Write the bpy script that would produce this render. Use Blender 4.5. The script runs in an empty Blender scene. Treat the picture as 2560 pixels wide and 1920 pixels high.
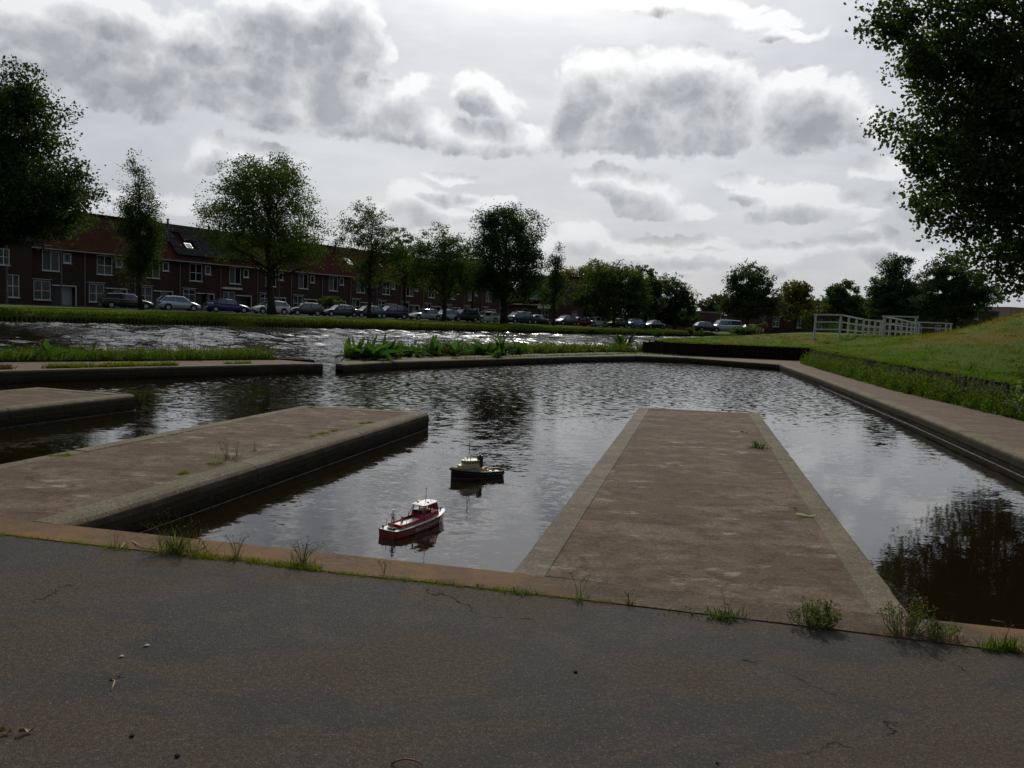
import bpy, bmesh, math, random
import numpy as np
from mathutils import Vector, Matrix
import mathutils.geometry as mgeo
R = math.radians
random.seed(7); rng = np.random.default_rng(7)
sc = bpy.context.scene; COL = sc.collection

# ------------------------------------------------------------------ camera
FPX = 1950.0; SLOPE = 0.046
roll = math.atan(SLOPE); pit = math.atan(170*math.cos(roll)/FPX)
fw = Vector((0, math.cos(pit), -math.sin(pit)))
r0 = Vector((1, 0, 0)); u0 = Vector((0, math.sin(pit), math.cos(pit)))
rt = math.cos(roll)*r0 + math.sin(roll)*u0
up = -math.sin(roll)*r0 + math.cos(roll)*u0
EYE = Vector((0, 0, 1.5))
cd = bpy.data.cameras.new('camera'); cam = bpy.data.objects.new('camera', cd); COL.objects.link(cam)
cam.matrix_world = Matrix(((rt.x, up.x, -fw.x, EYE.x), (rt.y, up.y, -fw.y, EYE.y), (rt.z, up.z, -fw.z, EYE.z), (0, 0, 0, 1)))
cd.sensor_width = 36; cd.lens = 36*FPX/2560; cd.clip_start = 0.05; cd.clip_end = 4000
sc.camera = cam
def ray(px, py): return fw*FPX + rt*(px-1280) + up*(960-py)
def G(px, py, z=0.0):
    d = ray(px, py); t = (z-EYE.z)/d.z
    return EYE + d*t
def D(px, py, Y):
    d = ray(px, py); return EYE + d*(Y/d.y)

# ------------------------------------------------------------------ light
sc.view_settings.view_transform = 'Standard'; sc.view_settings.look = 'None'
sc.view_settings.gamma = 1; sc.view_settings.use_curve_mapping = False
sc.view_settings.exposure = -1.0
sc.cycles.max_bounces = 6; sc.cycles.transparent_max_bounces = 6; sc.cycles.sample_clamp_indirect = 6
sc.cycles.caustics_reflective = False; sc.cycles.caustics_refractive = False
SUN_EL = R(38); sd = ray(1330, 700); SUN_AZ = math.atan2(sd.x, sd.y)
SUND = Vector((math.sin(SUN_AZ)*math.cos(SUN_EL), math.cos(SUN_AZ)*math.cos(SUN_EL), math.sin(SUN_EL)))
sl = bpy.data.lights.new('sun', 'SUN'); sl.energy = 4.6; sl.angle = R(0.6); sl.color = (1, .95, .87)
so = bpy.data.objects.new('sun', sl); COL.objects.link(so)
so.rotation_euler = (-SUND).to_track_quat('-Z', 'Y').to_euler()

class NT:
    """tiny node helper"""
    def __init__(s, tree): s.t = tree
    def n(s, typ, **kw):
        nd = s.t.nodes.new(typ)
        for k, v in kw.items():
            setattr(nd, k, v)
        return nd
    def put(s, sock, v):
        if v is None: return
        if isinstance(v, bpy.types.NodeSocket): s.t.links.new(v, sock)
        else: sock.default_value = v
    def math(s, op, a, b=None, c=None, clamp=False):
        nd = s.n('ShaderNodeMath', operation=op); nd.use_clamp = clamp
        s.put(nd.inputs[0], a); s.put(nd.inputs[1], b); s.put(nd.inputs[2], c)
        return nd.outputs[0]
    def vmath(s, op, a, b=None, c=None):
        nd = s.n('ShaderNodeVectorMath', operation=op)
        s.put(nd.inputs[0], a); s.put(nd.inputs[1], b)
        if c is not None: s.put(nd.inputs[2], c)
        return nd.outputs['Value'] if op in ('DOT_PRODUCT', 'LENGTH', 'DISTANCE') else nd.outputs[0]
    def sep(s, v):
        nd = s.n('ShaderNodeSeparateXYZ'); s.put(nd.inputs[0], v); return nd.outputs
    def comb(s, x=0.0, y=0.0, z=0.0):
        nd = s.n('ShaderNodeCombineXYZ'); s.put(nd.inputs[0], x); s.put(nd.inputs[1], y); s.put(nd.inputs[2], z); return nd.outputs[0]
    def ramp(s, f, a, b, lo=0.0, hi=1.0, smooth=True):
        nd = s.n('ShaderNodeMapRange'); nd.interpolation_type = 'SMOOTHSTEP' if smooth else 'LINEAR'
        s.put(nd.inputs[0], f); s.put(nd.inputs[1], a); s.put(nd.inputs[2], b); s.put(nd.inputs[3], lo); s.put(nd.inputs[4], hi)
        return nd.outputs[0]
    def mix(s, f, a, b, blend='MIX'):
        nd = s.n('ShaderNodeMix'); nd.data_type = 'RGBA'; nd.blend_type = blend
        c = lambda v: (tuple(v)+(1,)) if isinstance(v, (tuple, list)) and len(v) == 3 else v
        s.put(nd.inputs[0], f); s.put(nd.inputs[6], c(a)); s.put(nd.inputs[7], c(b))
        return nd.outputs[2]
    def fmix(s, f, a, b):
        nd = s.n('ShaderNodeMix'); nd.data_type = 'FLOAT'
        s.put(nd.inputs[0], f); s.put(nd.inputs[2], a); s.put(nd.inputs[3], b); return nd.outputs[0]
    def noise(s, v, scale, detail=4, rough=.55, dist=0.0, out=0, dim='3D'):
        nd = s.n('ShaderNodeTexNoise'); nd.noise_dimensions = dim
        s.put(nd.inputs['Vector'], v); s.put(nd.inputs['Scale'], scale); nd.inputs['Detail'].default_value = detail
        nd.inputs['Roughness'].default_value = rough; nd.inputs['Distortion'].default_value = dist
        return nd.outputs[out]
    def vor(s, v, scale, feature='F1', detail=0.0, out=0, dim='3D', rough=.5, rnd=1.0):
        nd = s.n('ShaderNodeTexVoronoi'); nd.voronoi_dimensions = dim; nd.feature = feature
        s.put(nd.inputs['Vector'], v); s.put(nd.inputs['Scale'], scale)
        nd.inputs['Detail'].default_value = detail; nd.inputs['Roughness'].default_value = rough
        nd.inputs['Randomness'].default_value = rnd
        return nd.outputs[out]

# ------------------------------------------------------------------ world: Nishita sky + cumulus clouds by direction
W = bpy.data.worlds.new('World'); sc.world = W; W.use_nodes = True
W.cycles.sampling_method = 'MANUAL'; W.cycles.sample_map_resolution = 512
W.node_tree.nodes.clear(); w = NT(W.node_tree)
WS = 0.1
SKYK = 20.0         # display radiance 1.0 -> node value (strength .1, exposure -1)
tc = w.n('ShaderNodeTexCoord'); dirv = w.vmath('NORMALIZE', tc.outputs['Generated'])
dx, dy, dz = w.sep(dirv)
az = w.math('ARCTAN2', dx, dy); el = w.math('ARCSINE', dz)
pv = w.comb(az, el, 0.0)
def azel(px, py):
    d = ray(px, py).normalized(); return math.atan2(d.x, d.y), math.asin(d.z)
K = 2560/2212
BL = [  # cloud puffs measured in the 2212-px view: x, y, rx, ry
 (150,80,170,75),(60,150,110,60),(270,150,190,85),(410,130,130,80),(330,205,130,60),(470,185,80,55),(215,60,110,60),(230,10,120,45),(60,20,120,50),(430,60,90,50),
 (640,70,170,95),(560,130,110,80),(700,150,110,80),(740,60,90,100),(620,20,150,60),(790,120,50,60),
 (560,235,110,50),(650,250,150,52),(780,255,150,50),(880,275,140,42),(985,295,120,34),(880,215,60,50),(700,195,90,50),(1070,318,90,22),(600,200,70,40),
 (1030,205,52,50),(1075,235,60,35),(1130,300,90,36),
 (1255,205,62,90),(1300,160,50,60),(1370,215,130,95),(1420,150,70,55),(1490,150,85,60),(1540,210,110,100),(1450,270,230,62),(1330,285,180,50),(1230,290,90,42),(1600,260,110,70),
 (1725,215,85,72),(1790,235,85,62),(1740,290,150,42),(1830,262,60,42),
 (500,335,85,42),(560,352,90,34),(440,350,50,30),
 (925,440,62,38),(880,465,60,25),(1050,448,60,22),(990,385,60,16),(960,470,120,20),
 (1345,385,85,36),(1400,420,70,42),(1450,455,90,20),(1290,380,40,20),
 (1590,385,60,20),(1640,415,80,22),(1740,430,110,32),(1800,440,60,22),(1700,468,120,20),(1840,470,70,18),
 (1290,515,80,30),(1230,540,90,26),(1370,530,70,22),(1500,520,90,18),(1560,560,170,24),(1700,540,140,22),(1400,575,160,22),(1850,520,120,26),(1950,430,60,50),(1960,560,120,28),
 (1440,2,130,34),(1560,20,90,24),(1640,45,100,22),(1700,70,90,16),
 (310,420,80,22),(260,460,60,20),(370,440,60,24),(2040,330,80,40),(1900,360,70,30)]
gt = bpy.data.node_groups.new('CloudField', 'ShaderNodeTree')
gt.interface.new_socket('P', in_out='INPUT', socket_type='NodeSocketVector')
gt.interface.new_socket('F', in_out='OUTPUT', socket_type='NodeSocketFloat')
g = NT(gt); gi = g.n('NodeGroupInput'); go = g.n('NodeGroupOutput')
cur = None
for (x, y, rx, ry) in BL:
    a, e = azel(x*K, y*K); a2, _ = azel((x+rx)*K, y*K); _, e2 = azel(x*K, (y-ry)*K)
    ra, re = abs(a2-a)*1.2, abs(e2-e)*1.18
    q = g.vmath('MULTIPLY_ADD', gi.outputs[0], (1/ra, 1/re, 0), (-a/ra, -e/re, 0))
    d2 = g.vmath('DOT_PRODUCT', q, q)
    cur = d2 if cur is None else g.math('SMOOTH_MIN', cur, d2, 0.25)
fld = g.math('SUBTRACT', 1.0, cur)
gt.links.new(g.math('MAXIMUM', fld, -1.5), go.inputs[0])
def cloud_density(p, d3, shift=0.0):
    nz = w.noise(d3, 9.0, 5, .6, out=1)
    wv = w.vmath('MULTIPLY', w.vmath('SUBTRACT', nz, (.5, .5, .5)), (.085, .06, 0))
    pw = w.vmath('ADD', p, wv)
    gn = w.n('ShaderNodeGroup'); gn.node_tree = gt; w.put(gn.inputs[0], pw)
    F = gn.outputs[0]
    pf = w.vor(w.vmath('MULTIPLY', pw, (1, 1.15, 1)), 21.0, 'F1', 3.5, dim='2D', rough=.55)
    fb = w.noise(d3, 26.0, 4, .62)
    # far outside the picture the same broken cloud goes on, from noise alone
    out = w.ramp(w.vmath('LENGTH', w.vmath('MULTIPLY', p, (1/.85, 1/.55, 0))), .85, 1.2)
    bg = w.math('MULTIPLY', w.math('SUBTRACT', w.noise(d3, 3.2, 3, .5), .52), 7.0)
    bg = w.math('SUBTRACT', w.math('MULTIPLY', w.math('MULTIPLY_ADD', w.math('MINIMUM', bg, .9), 1.0, 1.5), out), 1.5)
    F = w.math('MAXIMUM', F, bg)
    Dn = w.math('ADD', F, w.math('MULTIPLY', w.math('SUBTRACT', .42, pf), .66))
    return w.math('ADD', Dn, w.math('MULTIPLY', w.math('SUBTRACT', fb, .5), .55)), F
D1, F1_ = cloud_density(pv, dirv)
tos = w.vmath('ADD', pv, (0.003, .027, 0)); dsh = w.vmath('ADD', dirv, (0.003, 0, .027))
D2, F2_ = cloud_density(tos, dsh)
alpha = w.ramp(D1, -.22, .34)
thick = w.ramp(D1, .0, 1.0)
sA = w.math('MULTIPLY_ADD', w.math('MINIMUM', D1, 1.0), .80, .06); dF = w.math('SUBTRACT', F2_, F1_)
sB = w.math('SUBTRACT', w.math('SUBTRACT', D2, D1), dF)
shade = w.ramp(w.math('ADD', sA, w.math('MULTIPLY_ADD', dF, .75, w.math('MULTIPLY', sB, .36))), -.22, .66, smooth=False)
sdot = w.math('MAXIMUM', w.vmath('DOT_PRODUCT', dirv, tuple(SUND)), 0.0)
glow = w.math('POWER', sdot, 1.7)          # broad brightening toward the veiled sun
glow2 = w.math('POWER', sdot, 80.0)
veiln = w.noise(w.vmath('MULTIPLY', dirv, (1, 1, 3.2)), 5.5, 6, .62)
def rgb(k): return tuple(c*SKYK for c in k)
sky = w.n('ShaderNodeTexSky'); sky.sky_type = 'NISHITA'; sky.sun_disc = False
sky.sun_elevation = SUN_EL; sky.sun_rotation = SUN_AZ; sky.air_density = 1.4; sky.dust_density = 2.0
veil = w.mix(glow, rgb((.17, .20, .26)), rgb((.83, .85, .895)))
veil = w.mix(w.ramp(veiln, .34, .66), w.mix(1.0, veil, (.90, .905, .925), 'MULTIPLY'), w.mix(1.0, veil, (1.06, 1.06, 1.05), 'MULTIPLY'))
clear = w.mix(.85, sky.outputs[0], veil)
clear = w.mix(glow2, clear, rgb((9.5, 9.3, 8.9)))
bright = w.mix(glow, rgb((.36, .37, .39)), rgb((1.08, 1.08, 1.09)))
grey = w.mix(glow, rgb((.11, .12, .15)), rgb((.325, .345, .395)))
lowf = w.noise(dirv, 14.0, 4, .6)
sh2 = w.math('MULTIPLY', shade, w.ramp(lowf, .2, .75, 1.0, .80))
cl = w.mix(sh2, bright, grey); cl = w.mix(w.math('MULTIPLY', glow2, .5), cl, rgb((3.6, 3.5, 3.4)))
far = w.ramp(el, .02, .30)      # toward the horizon the clouds pale into the veil
alpha = w.math('MULTIPLY', alpha, w.fmix(far, .45, .97))
full = w.mix(alpha, clear, cl)
bgn = w.n('ShaderNodeBackground'); w.put(bgn.inputs[0], full); bgn.inputs[1].default_value = WS
wo = w.n('ShaderNodeOutputWorld'); W.node_tree.links.new(bgn.outputs[0], wo.inputs[0])

# ------------------------------------------------------------------ materials
MATS = {}
def mat(name, col=(.5, .5, .5), rough=.7, metal=0.0, spec=None, fn=None, coat=0.0):
    if name in MATS: return MATS[name]
    m = bpy.data.materials.new(name); m.use_nodes = True; m.node_tree.nodes.clear()
    n = NT(m.node_tree); b = n.n('ShaderNodeBsdfPrincipled'); o = n.n('ShaderNodeOutputMaterial')
    m.node_tree.links.new(b.outputs[0], o.inputs[0])
    b.inputs['Base Color'].default_value = tuple(col)+(1,); b.inputs['Roughness'].default_value = rough
    b.inputs['Metallic'].default_value = metal; b.inputs['Specular IOR Level'].default_value = spec if spec is not None else (.5 if rough < .6 else .5-.45*min(1, (rough-.6)/.25))
    b.inputs['Coat Weight'].default_value = coat
    if fn: fn(n, b, o)
    MATS[name] = m; return m
def pos(n): return n.n('ShaderNodeNewGeometry').outputs['Position']
def objc(n): return n.n('ShaderNodeTexCoord').outputs['Object']
def bump(n, b, h, dist, strength=1.0):
    k = n.n('ShaderNodeBump'); k.inputs['Distance'].default_value = dist; k.inputs['Strength'].default_value = strength
    n.put(k.inputs['Height'], h); n.put(b.inputs['Normal'], k.outputs[0]); return k
def varied(c1, c2, scale=3.0, rough=.8, bscale=60, bdist=.004, detail=6, coord=pos):
    def fn(n, b, o):
        p = coord(n); f = n.ramp(n.noise(p, scale, detail, .65), .3, .7)
        f2 = n.noise(p, bscale, 3, .7)
        c = n.mix(f, c1, c2); c = n.mix(n.ramp(f2, .2, .8), n.mix(1.0, c, (.72, .72, .72), 'MULTIPLY'), c)
        n.put(b.inputs['Base Color'], c)
        bump(n, b, f2, bdist)
    return fn

def m_pavement(n, b, o):
    p = pos(n); X, Y, Z = n.sep(p)
    st = n.vmath('MULTIPLY', n.vmath('ADD', p, n.comb(n.math('MULTIPLY', Y, .25), n.math('MULTIPLY', X, -.2), 0.0)), (.6, 1.5, 1))
    wide = n.noise(st, .95, 8, .68, .5)
    med = n.noise(p, 3.3, 6, .68, .5)
    c = n.mix(n.ramp(wide, .45, .53), (.058, .056, .051), (.110, .084, .060))
    c = n.mix(n.ramp(med, .48, .68, 0, .6), c, (.118, .092, .066))
    gr = n.vor(p, 210, 'F1', out=1); g1 = n.sep(gr)[0]
    grain = n.noise(p, 130, 3, .8)
    c = n.mix(n.ramp(grain, .36, .66, .62, 0), c, (.020, .019, .018))
    g45 = n.noise(p, 48, 3, .75); c = n.mix(n.ramp(g45, .38, .62, .5, 0), c, (.030, .027, .024)); c = n.mix(n.ramp(g45, .58, .75, 0, .45), c, (.16, .135, .11))
    c = n.mix(n.ramp(g1, .93, .98, 0, .35), c, (.21, .20, .18))
    spk = n.vor(p, 9, 'F1'); c = n.mix(n.ramp(spk, .016, .026, .8, 0), c, (.40, .39, .36))
    # hairline cracks, broken up
    wp = n.vmath('ADD', p, n.vmath('MULTIPLY', n.vmath('SUBTRACT', n.noise(p, 3.0, 6, .7, out=1), (.5, .5, .5)), (.6, .35, 0)))
    ce = n.vor(n.vmath('MULTIPLY', wp, (.75, 1.5, 0)), .8, 'DISTANCE_TO_EDGE', dim='2D')
    gate = n.ramp(n.noise(p, 1.7, 3, .6), .55, .62)
    crack = n.math('MULTIPLY', n.ramp(ce, .002, .008, 1.0, 0.0), gate)
    c = n.mix(n.math('MULTIPLY', crack, .85), c, (.012, .012, .012))
    # rusty brown stain by the kerb gap
    n.put(b.inputs['Base Color'], c)
    n.put(b.inputs['Roughness'], n.ramp(wide, .4, .6, .62, .85))
    h = n.math('SUBTRACT', n.math('MULTIPLY_ADD', n.noise(p, 42, 3, .7), .5, grain), n.math('MULTIPLY', crack, 2.5))
    bump(n, b, h, .009, 1.0)
def m_concrete(c1, c2, c3, streak=0.0, wall=False, edge=.25, side_shade=False, kerb=False):
    def fn(n, b, o):
        p = pos(n); X, Y, Z = n.sep(p)
        st = n.vmath('MULTIPLY', p, (.9, 1.9, 1))
        a = n.noise(st, 1.1, 8, .68, .3); m2 = n.noise(p, 6, 6, .72)
        grain = n.noise(p, 110, 3, .8)
        c = n.mix(n.ramp(a, .44, .57), c1, c2); c = n.mix(n.ramp(m2, .46, .62, 0, .8), c, c3)
        c = n.mix(n.ramp(n.noise(st, 2.4, 8, .78, .8), .54, .62, 0, .55), c, tuple(v*.5 for v in c3))
        pit = n.vor(n.vmath('ADD', p, n.vmath('MULTIPLY', n.noise(p, 9, 3, .7, out=1), (.08, .08, 0))), 5.5, 'F1'); c = n.mix(n.ramp(pit, .04, .10, .55, 0), c, tuple(v*.35 for v in c3))
        sc1 = n.noise(n.vmath('MULTIPLY', p, (1.2, 9, 1)), 1.7, 6, .75, .4); c = n.mix(n.ramp(sc1, .60, .68, 0, .5*(1 if not wall else 0)), c, tuple(v*1.6 for v in c2))
        c = n.mix(n.ramp(n.noise(p, 38, 3, .75), .38, .6, .45, 0), c, tuple(v*.45 for v in c3))
        wht = n.math('MULTIPLY', n.ramp(n.noise(st, 2.3, 7, .7), .57, .66), n.ramp(a, .40, .52))
        c = n.mix(n.math('MULTIPLY', wht, streak), c, (.30, .27, .23))
        c = n.mix(n.ramp(grain, .35, .66, .55, 0), c, tuple(v*.3 for v in c1))
        spk = n.vor(p, 75, 'F1', out=1); c = n.mix(n.ramp(n.sep(spk)[1], .95, .99, 0, edge), c, (.38, .36, .32))
        if kerb:
            o1 = n.math('MAXIMUM', n.ramp(X, .55, -.1), n.ramp(X, 2.1, 2.5)); o1 = n.math('MULTIPLY', o1, n.ramp(n.noise(p, 1.4, 5, .65), .32, .6))
            c = n.mix(o1, c, n.mix(n.ramp(m2, .35, .65), (.165, .092, .040), (.120, .080, .046)))
        if side_shade: c = n.mix(n.ramp(n.math('ADD', Z, n.math('MULTIPLY', m2, .03)), -.045, .0, .85, 0), c, (.030, .027, .018))  # backlit shade of the coping sides painted into the colour below the rim
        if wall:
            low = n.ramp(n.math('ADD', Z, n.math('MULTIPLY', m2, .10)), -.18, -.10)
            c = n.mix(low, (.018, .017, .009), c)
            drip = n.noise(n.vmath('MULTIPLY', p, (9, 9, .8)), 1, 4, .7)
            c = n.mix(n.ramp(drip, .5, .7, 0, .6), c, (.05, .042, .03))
        n.put(b.inputs['Base Color'], c)
        bump(n, b, n.math('ADD', grain, n.noise(p, 28, 4, .75)), .006, .8)
    return fn
def m_water(n, b, o, geo=False):
    # wave slopes taken straight from noise, so they are not averaged away at grazing distance
    p = pos(n); X, Y, Z = n.sep(p)
    b.inputs['IOR'].default_value = 1.7
    b.inputs['Base Color'].default_value = (.0085, .0055, .0022, 1)
    river = n.ramp(Y, 10, 24)
    q = n.vmath('ADD', p, n.vmath('MULTIPLY', n.noise(p, .7, 2, .5, out=1), (.6, .6, 0)))
    def sl(v, scale, det, kx, ky, sx=1.0, sy=2.0):
        c = n.noise(n.vmath('MULTIPLY', v, (sx, sy, 1)), scale, det, .6, out=1)
        return n.vmath('MULTIPLY', n.vmath('SUBTRACT', c, (.5, .5, .5)), (kx, ky, 0))
    gust = n.ramp(n.noise(n.vmath('MULTIPLY', p, (1, .6, 1)), .30, 3, .55), .36, .66)
    lane = n.ramp(n.math('SUBTRACT', X, n.math('MULTIPLY', Y, .23)), -.6, 1.6, 1.0, .42)
    calmer = n.math('MULTIPLY', n.math('MULTIPLY_ADD', gust, .75, .45), lane)
    calmer = n.math('MULTIPLY', calmer, n.ramp(Y, 5.0, 11.0, .85, 1.2))
    a = n.vmath('ADD', n.vmath('ADD', sl(q, 2.6, 2, .05, .10, 1.0, 2.2), sl(q, 7.5, 3, .06, .13, 1.0, 2.2)), sl(q, 19, 2, .06, .11, 1.0, 2.0))
    a = n.vmath('MULTIPLY', a, n.comb(calmer, calmer, 0.0))
    r1 = n.vmath('ADD', sl(q, 1.7, 2, .10, .16, 1.0, 1.7), sl(q, 6.0, 4, .55, .95, 1.0, 1.5))
    gr = n.math('MULTIPLY_ADD', gust, .5, .6); r1 = n.vmath('MULTIPLY', r1, n.comb(gr, gr, 0.0))
    mx = n.n('ShaderNodeMix'); mx.data_type = 'VECTOR'; n.put(mx.inputs[0], river); n.put(mx.inputs[4], a); n.put(mx.inputs[5], r1)
    nv = n.vmath('NORMALIZE', n.vmath('ADD', mx.outputs[1], n.n('ShaderNodeNewGeometry').outputs['Normal']))
    n.put(b.inputs['Normal'], nv)
    n.put(b.inputs['Roughness'], n.fmix(river, .025, .10))
def m_grass(dry=.5, dark=1.0, trans=0):
    def fn(n, b, o):
        p = pos(n); a = n.noise(p, .35, 5, .6); f = n.noise(p, 5, 5, .7); X, Y, Z = n.sep(p)
        g1 = tuple(v*dark for v in (.076, .112, .007)); g2 = tuple(v*dark for v in (.034, .064, .005)); dr = tuple(v*dark for v in (.120, .082, .016))
        c = n.mix(n.ramp(f, .3, .7), g2, g1)
        c = n.mix(n.math('MULTIPLY', n.ramp(n.math('ADD', a, n.math('MULTIPLY', Z, .09)), .56, .82), dry), c, dr)
        n.put(b.inputs['Base Color'], c)
        bump(n, b, n.noise(p, 22, 5, .75), .05, 1)
        if trans:
            tr = n.n('ShaderNodeBsdfTranslucent'); n.put(tr.inputs[0], n.mix(1.0, c, (1.7, 1.8, .9), 'MULTIPLY')); mx = n.n('ShaderNodeMixShader'); mx.inputs[0].default_value = trans
            n.t.links.new(b.outputs[0], mx.inputs[1]); n.t.links.new(tr.outputs[0], mx.inputs[2]); n.t.links.new(mx.outputs[0], o.inputs[0])
    return fn
def m_leaf(c1, c2, trans=.35, c3=None):
    def fn(n, b, o):
        ri = n.n('ShaderNodeNewGeometry').outputs['Random Per Island']
        p = pos(n); a = n.noise(p, .9, 3, .6)
        c = n.mix(ri, c1, c2)
        if c3: c = n.mix(n.ramp(a, .52, .68, 0, .7), c, c3)
        n.put(b.inputs['Base Color'], c); b.inputs['Roughness'].default_value = .75
        b.inputs['Specular IOR Level'].default_value = .08
        tr = n.n('ShaderNodeBsdfTranslucent'); n.put(tr.inputs[0], n.mix(1.0, c, (1.5, 1.7, .6), 'MULTIPLY'))
        mx = n.n('ShaderNodeMixShader'); mx.inputs[0].default_value = trans
        n.t.links.new(b.outputs[0], mx.inputs[1]); n.t.links.new(tr.outputs[0], mx.inputs[2]); n.t.links.new(mx.outputs[0], o.inputs[0])
    return fn
M_PAVE = mat('worn_tarmac', rough=.75, spec=.07, fn=m_pavement)
M_KERB = mat('kerb_concrete', spec=.06, rough=.8, fn=m_concrete((.100, .074, .050), (.150, .110, .076), (.080, .056, .036), .3, edge=.12, kerb=True))
M_SLAB = mat('pier_concrete', spec=.06, rough=.85, fn=m_concrete((.132, .094, .063), (.205, .152, .106), (.088, .060, .039), .9, edge=.08))
M_COPE = mat('coping_concrete', spec=.06, rough=.85, fn=m_concrete((.165, .136, .086), (.23, .190, .125), (.15, .135, .10), .3, edge=.3, side_shade=True))
M_COPE2 = mat('worn_coping_concrete', rough=.8, fn=m_concrete((.125, .098, .066), (.185, .145, .100), (.105, .080, .054), .5, edge=.15, side_shade=True))
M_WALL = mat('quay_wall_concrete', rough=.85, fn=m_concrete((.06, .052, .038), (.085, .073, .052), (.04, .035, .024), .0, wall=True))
M_PROM = mat('walkway_concrete', spec=.06, rough=.85, fn=m_concrete((.165, .120, .086), (.215, .160, .116), (.125, .090, .064), .25, edge=.1))
M_WATER = mat('murky_water', rough=.03, fn=m_water)
M_GRASS = mat('lawn', rough=.9, fn=m_grass(.9)); M_BANK = mat('bank_grass', rough=.9, fn=m_grass(1.0, .95))
M_SOIL = mat('dark_soil', (.018, .014, .010), .95, fn=varied((.014, .011, .008), (.03, .024, .017), 8, .95))

def brickfn(n, b, c1, c2, sc_=1.0):
    p = objc(n); X, Y, Z = n.sep(p)
    bt = n.n('ShaderNodeTexBrick'); n.put(bt.inputs['Vector'], n.comb(n.math('ADD', X, Y), Z, 0.0))
    bt.inputs['Color1'].default_value = tuple(c1)+(1,); bt.inputs['Color2'].default_value = tuple(c2)+(1,); bt.inputs['Mortar'].default_value = (.075, .065, .058, 1)
    bt.inputs['Scale'].default_value = 1.0; bt.inputs['Brick Width'].default_value = .22; bt.inputs['Row Height'].default_value = .065; bt.inputs['Mortar Size'].default_value = .008
    n.put(b.inputs['Base Color'], bt.outputs[0]); bump(n, b, bt.outputs[1], -.006)
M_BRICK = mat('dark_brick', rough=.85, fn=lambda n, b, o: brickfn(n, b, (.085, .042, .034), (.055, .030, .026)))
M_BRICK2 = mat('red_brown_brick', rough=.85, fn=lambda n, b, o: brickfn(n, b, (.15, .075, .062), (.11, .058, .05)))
def tilefn(n, b, o):
    p = objc(n); X, Y, Z = n.sep(p)
    rowp = n.math('FRACT', n.math('MULTIPLY', Z, 4.4)); colp = n.math('FRACT', n.math('MULTIPLY', n.math('ADD', X, 0.0), 4.3))
    nz = n.noise(p, 3.5, 4, .7); tilec = n.noise(n.vmath('SNAP', n.vmath('MULTIPLY', p, (4.3, 0, 4.4)), (1, 1, 1)), 5.3, 0)
    c = n.mix(n.ramp(nz, .3, .7), (.030, .013, .010), (.021, .011, .009)); c = n.mix(n.ramp(tilec, .3, .7, 0, .6), c, (.038, .017, .013))
    n.put(b.inputs['Base Color'], c)
    h = n.math('ADD', n.math('MULTIPLY', n.math('SINE', n.math('MULTIPLY', colp, 6.283)), .35), n.math('MULTIPLY', rowp, -1.0))
    bump(n, b, h, .035)
M_TILE = mat('clay_roof_tiles', spec=0.0, rough=.85, fn=tilefn)
M_WHITE = mat('white_painted_wood', rough=.5, fn=varied((.80, .80, .77), (.68, .68, .65), 9, .5, 40, .001, coord=objc))
M_RAIL = mat('weathered_white_rail', rough=.6, fn=varied((.62, .61, .58), (.46, .45, .42), 5, .6, 40, .002))
M_GLASSD = mat('dark_window_glass', (.012, .014, .017), .05, spec=.7)
M_CURT = mat('net_curtain', rough=.9, fn=varied((.16, .17, .17), (.10, .11, .11), 5, .9, 30, .01, coord=objc))
M_DOORW = mat('pale_door_panel', rough=.5, fn=varied((.52, .53, .51), (.44, .45, .43), 3, .5, 30, .001, coord=objc))
M_DOORG = mat('grey_green_door_panel', rough=.5, fn=varied((.06, .07, .065), (.045, .05, .05), 3, .5, 30, .001, coord=objc))
M_DARK = mat('dark_plastic', (.012, .012, .013), .45)
M_SOLAR = mat('solar_glass', rough=.4, spec=.0, fn=lambda n, b, o: (n.put(b.inputs['Base Color'], n.mix(n.ramp(n.math('ABSOLUTE', n.math('SUBTRACT', n.math('FRACT', n.math('MULTIPLY', n.sep(objc(n))[0], 6.2)), .5)), .44, .5), (.020, .020, .026), (.05, .05, .055)))))
M_ALU = mat('aluminium', (.55, .55, .55), .35, metal=.9)
M_PVC = mat('pale_drainpipe', rough=.5, fn=varied((.30, .28, .26), (.22, .2, .18), 4, .5, 20, .001, coord=objc))
M_BARK = mat('bark', rough=.95, fn=varied((.035, .028, .020), (.062, .052, .038), 7, .95, 26, .03))
M_TIMBER = mat('weathered_timber', rough=.9, fn=varied((.12, .095, .070), (.20, .165, .125), 11, .9, 60, .006))
M_TIMBERD = mat('dark_shaded_timber', rough=.9, fn=varied((.022, .018, .011), (.034, .028, .016), 5, .9, 40, .02))  # shade of the corner revetment is put into this colour; bank posts share it
M_ASPH = mat('road_asphalt', rough=.85, fn=varied((.045, .045, .047), (.06, .059, .058), .8, .85, 80, .004))
M_SIDE = mat('footpath_paving', rough=.85, fn=varied((.16, .14, .125), (.12, .105, .095), 1.2, .85, 30, .004))
LEAFA = mat('leaf_mid_green', fn=m_leaf((.034, .058, .016), (.062, .092, .022), .38, (.095, .098, .022)))
LEAFB = mat('leaf_dark_green', fn=m_leaf((.022, .045, .016), (.044, .072, .022), .34))
LEAFP = mat('leaf_poplar', fn=m_leaf((.030, .050, .016), (.060, .086, .030), .36, (.075, .088, .026)))
LEAFY = mat('leaf_yellowing', fn=m_leaf((.085, .092, .024), (.15, .125, .035), .4))
LEAFT = mat('leaf_blue_green', fn=m_leaf((.026, .050, .026), (.046, .074, .036), .34))
WEEDG = mat('weed_bright_green', fn=m_leaf((.034, .062, .010), (.075, .112, .020), .42, (.085, .080, .028)))
WEEDD = mat('dock_leaf_green', fn=m_leaf((.020, .052, .014), (.046, .088, .024), .42))
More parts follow.
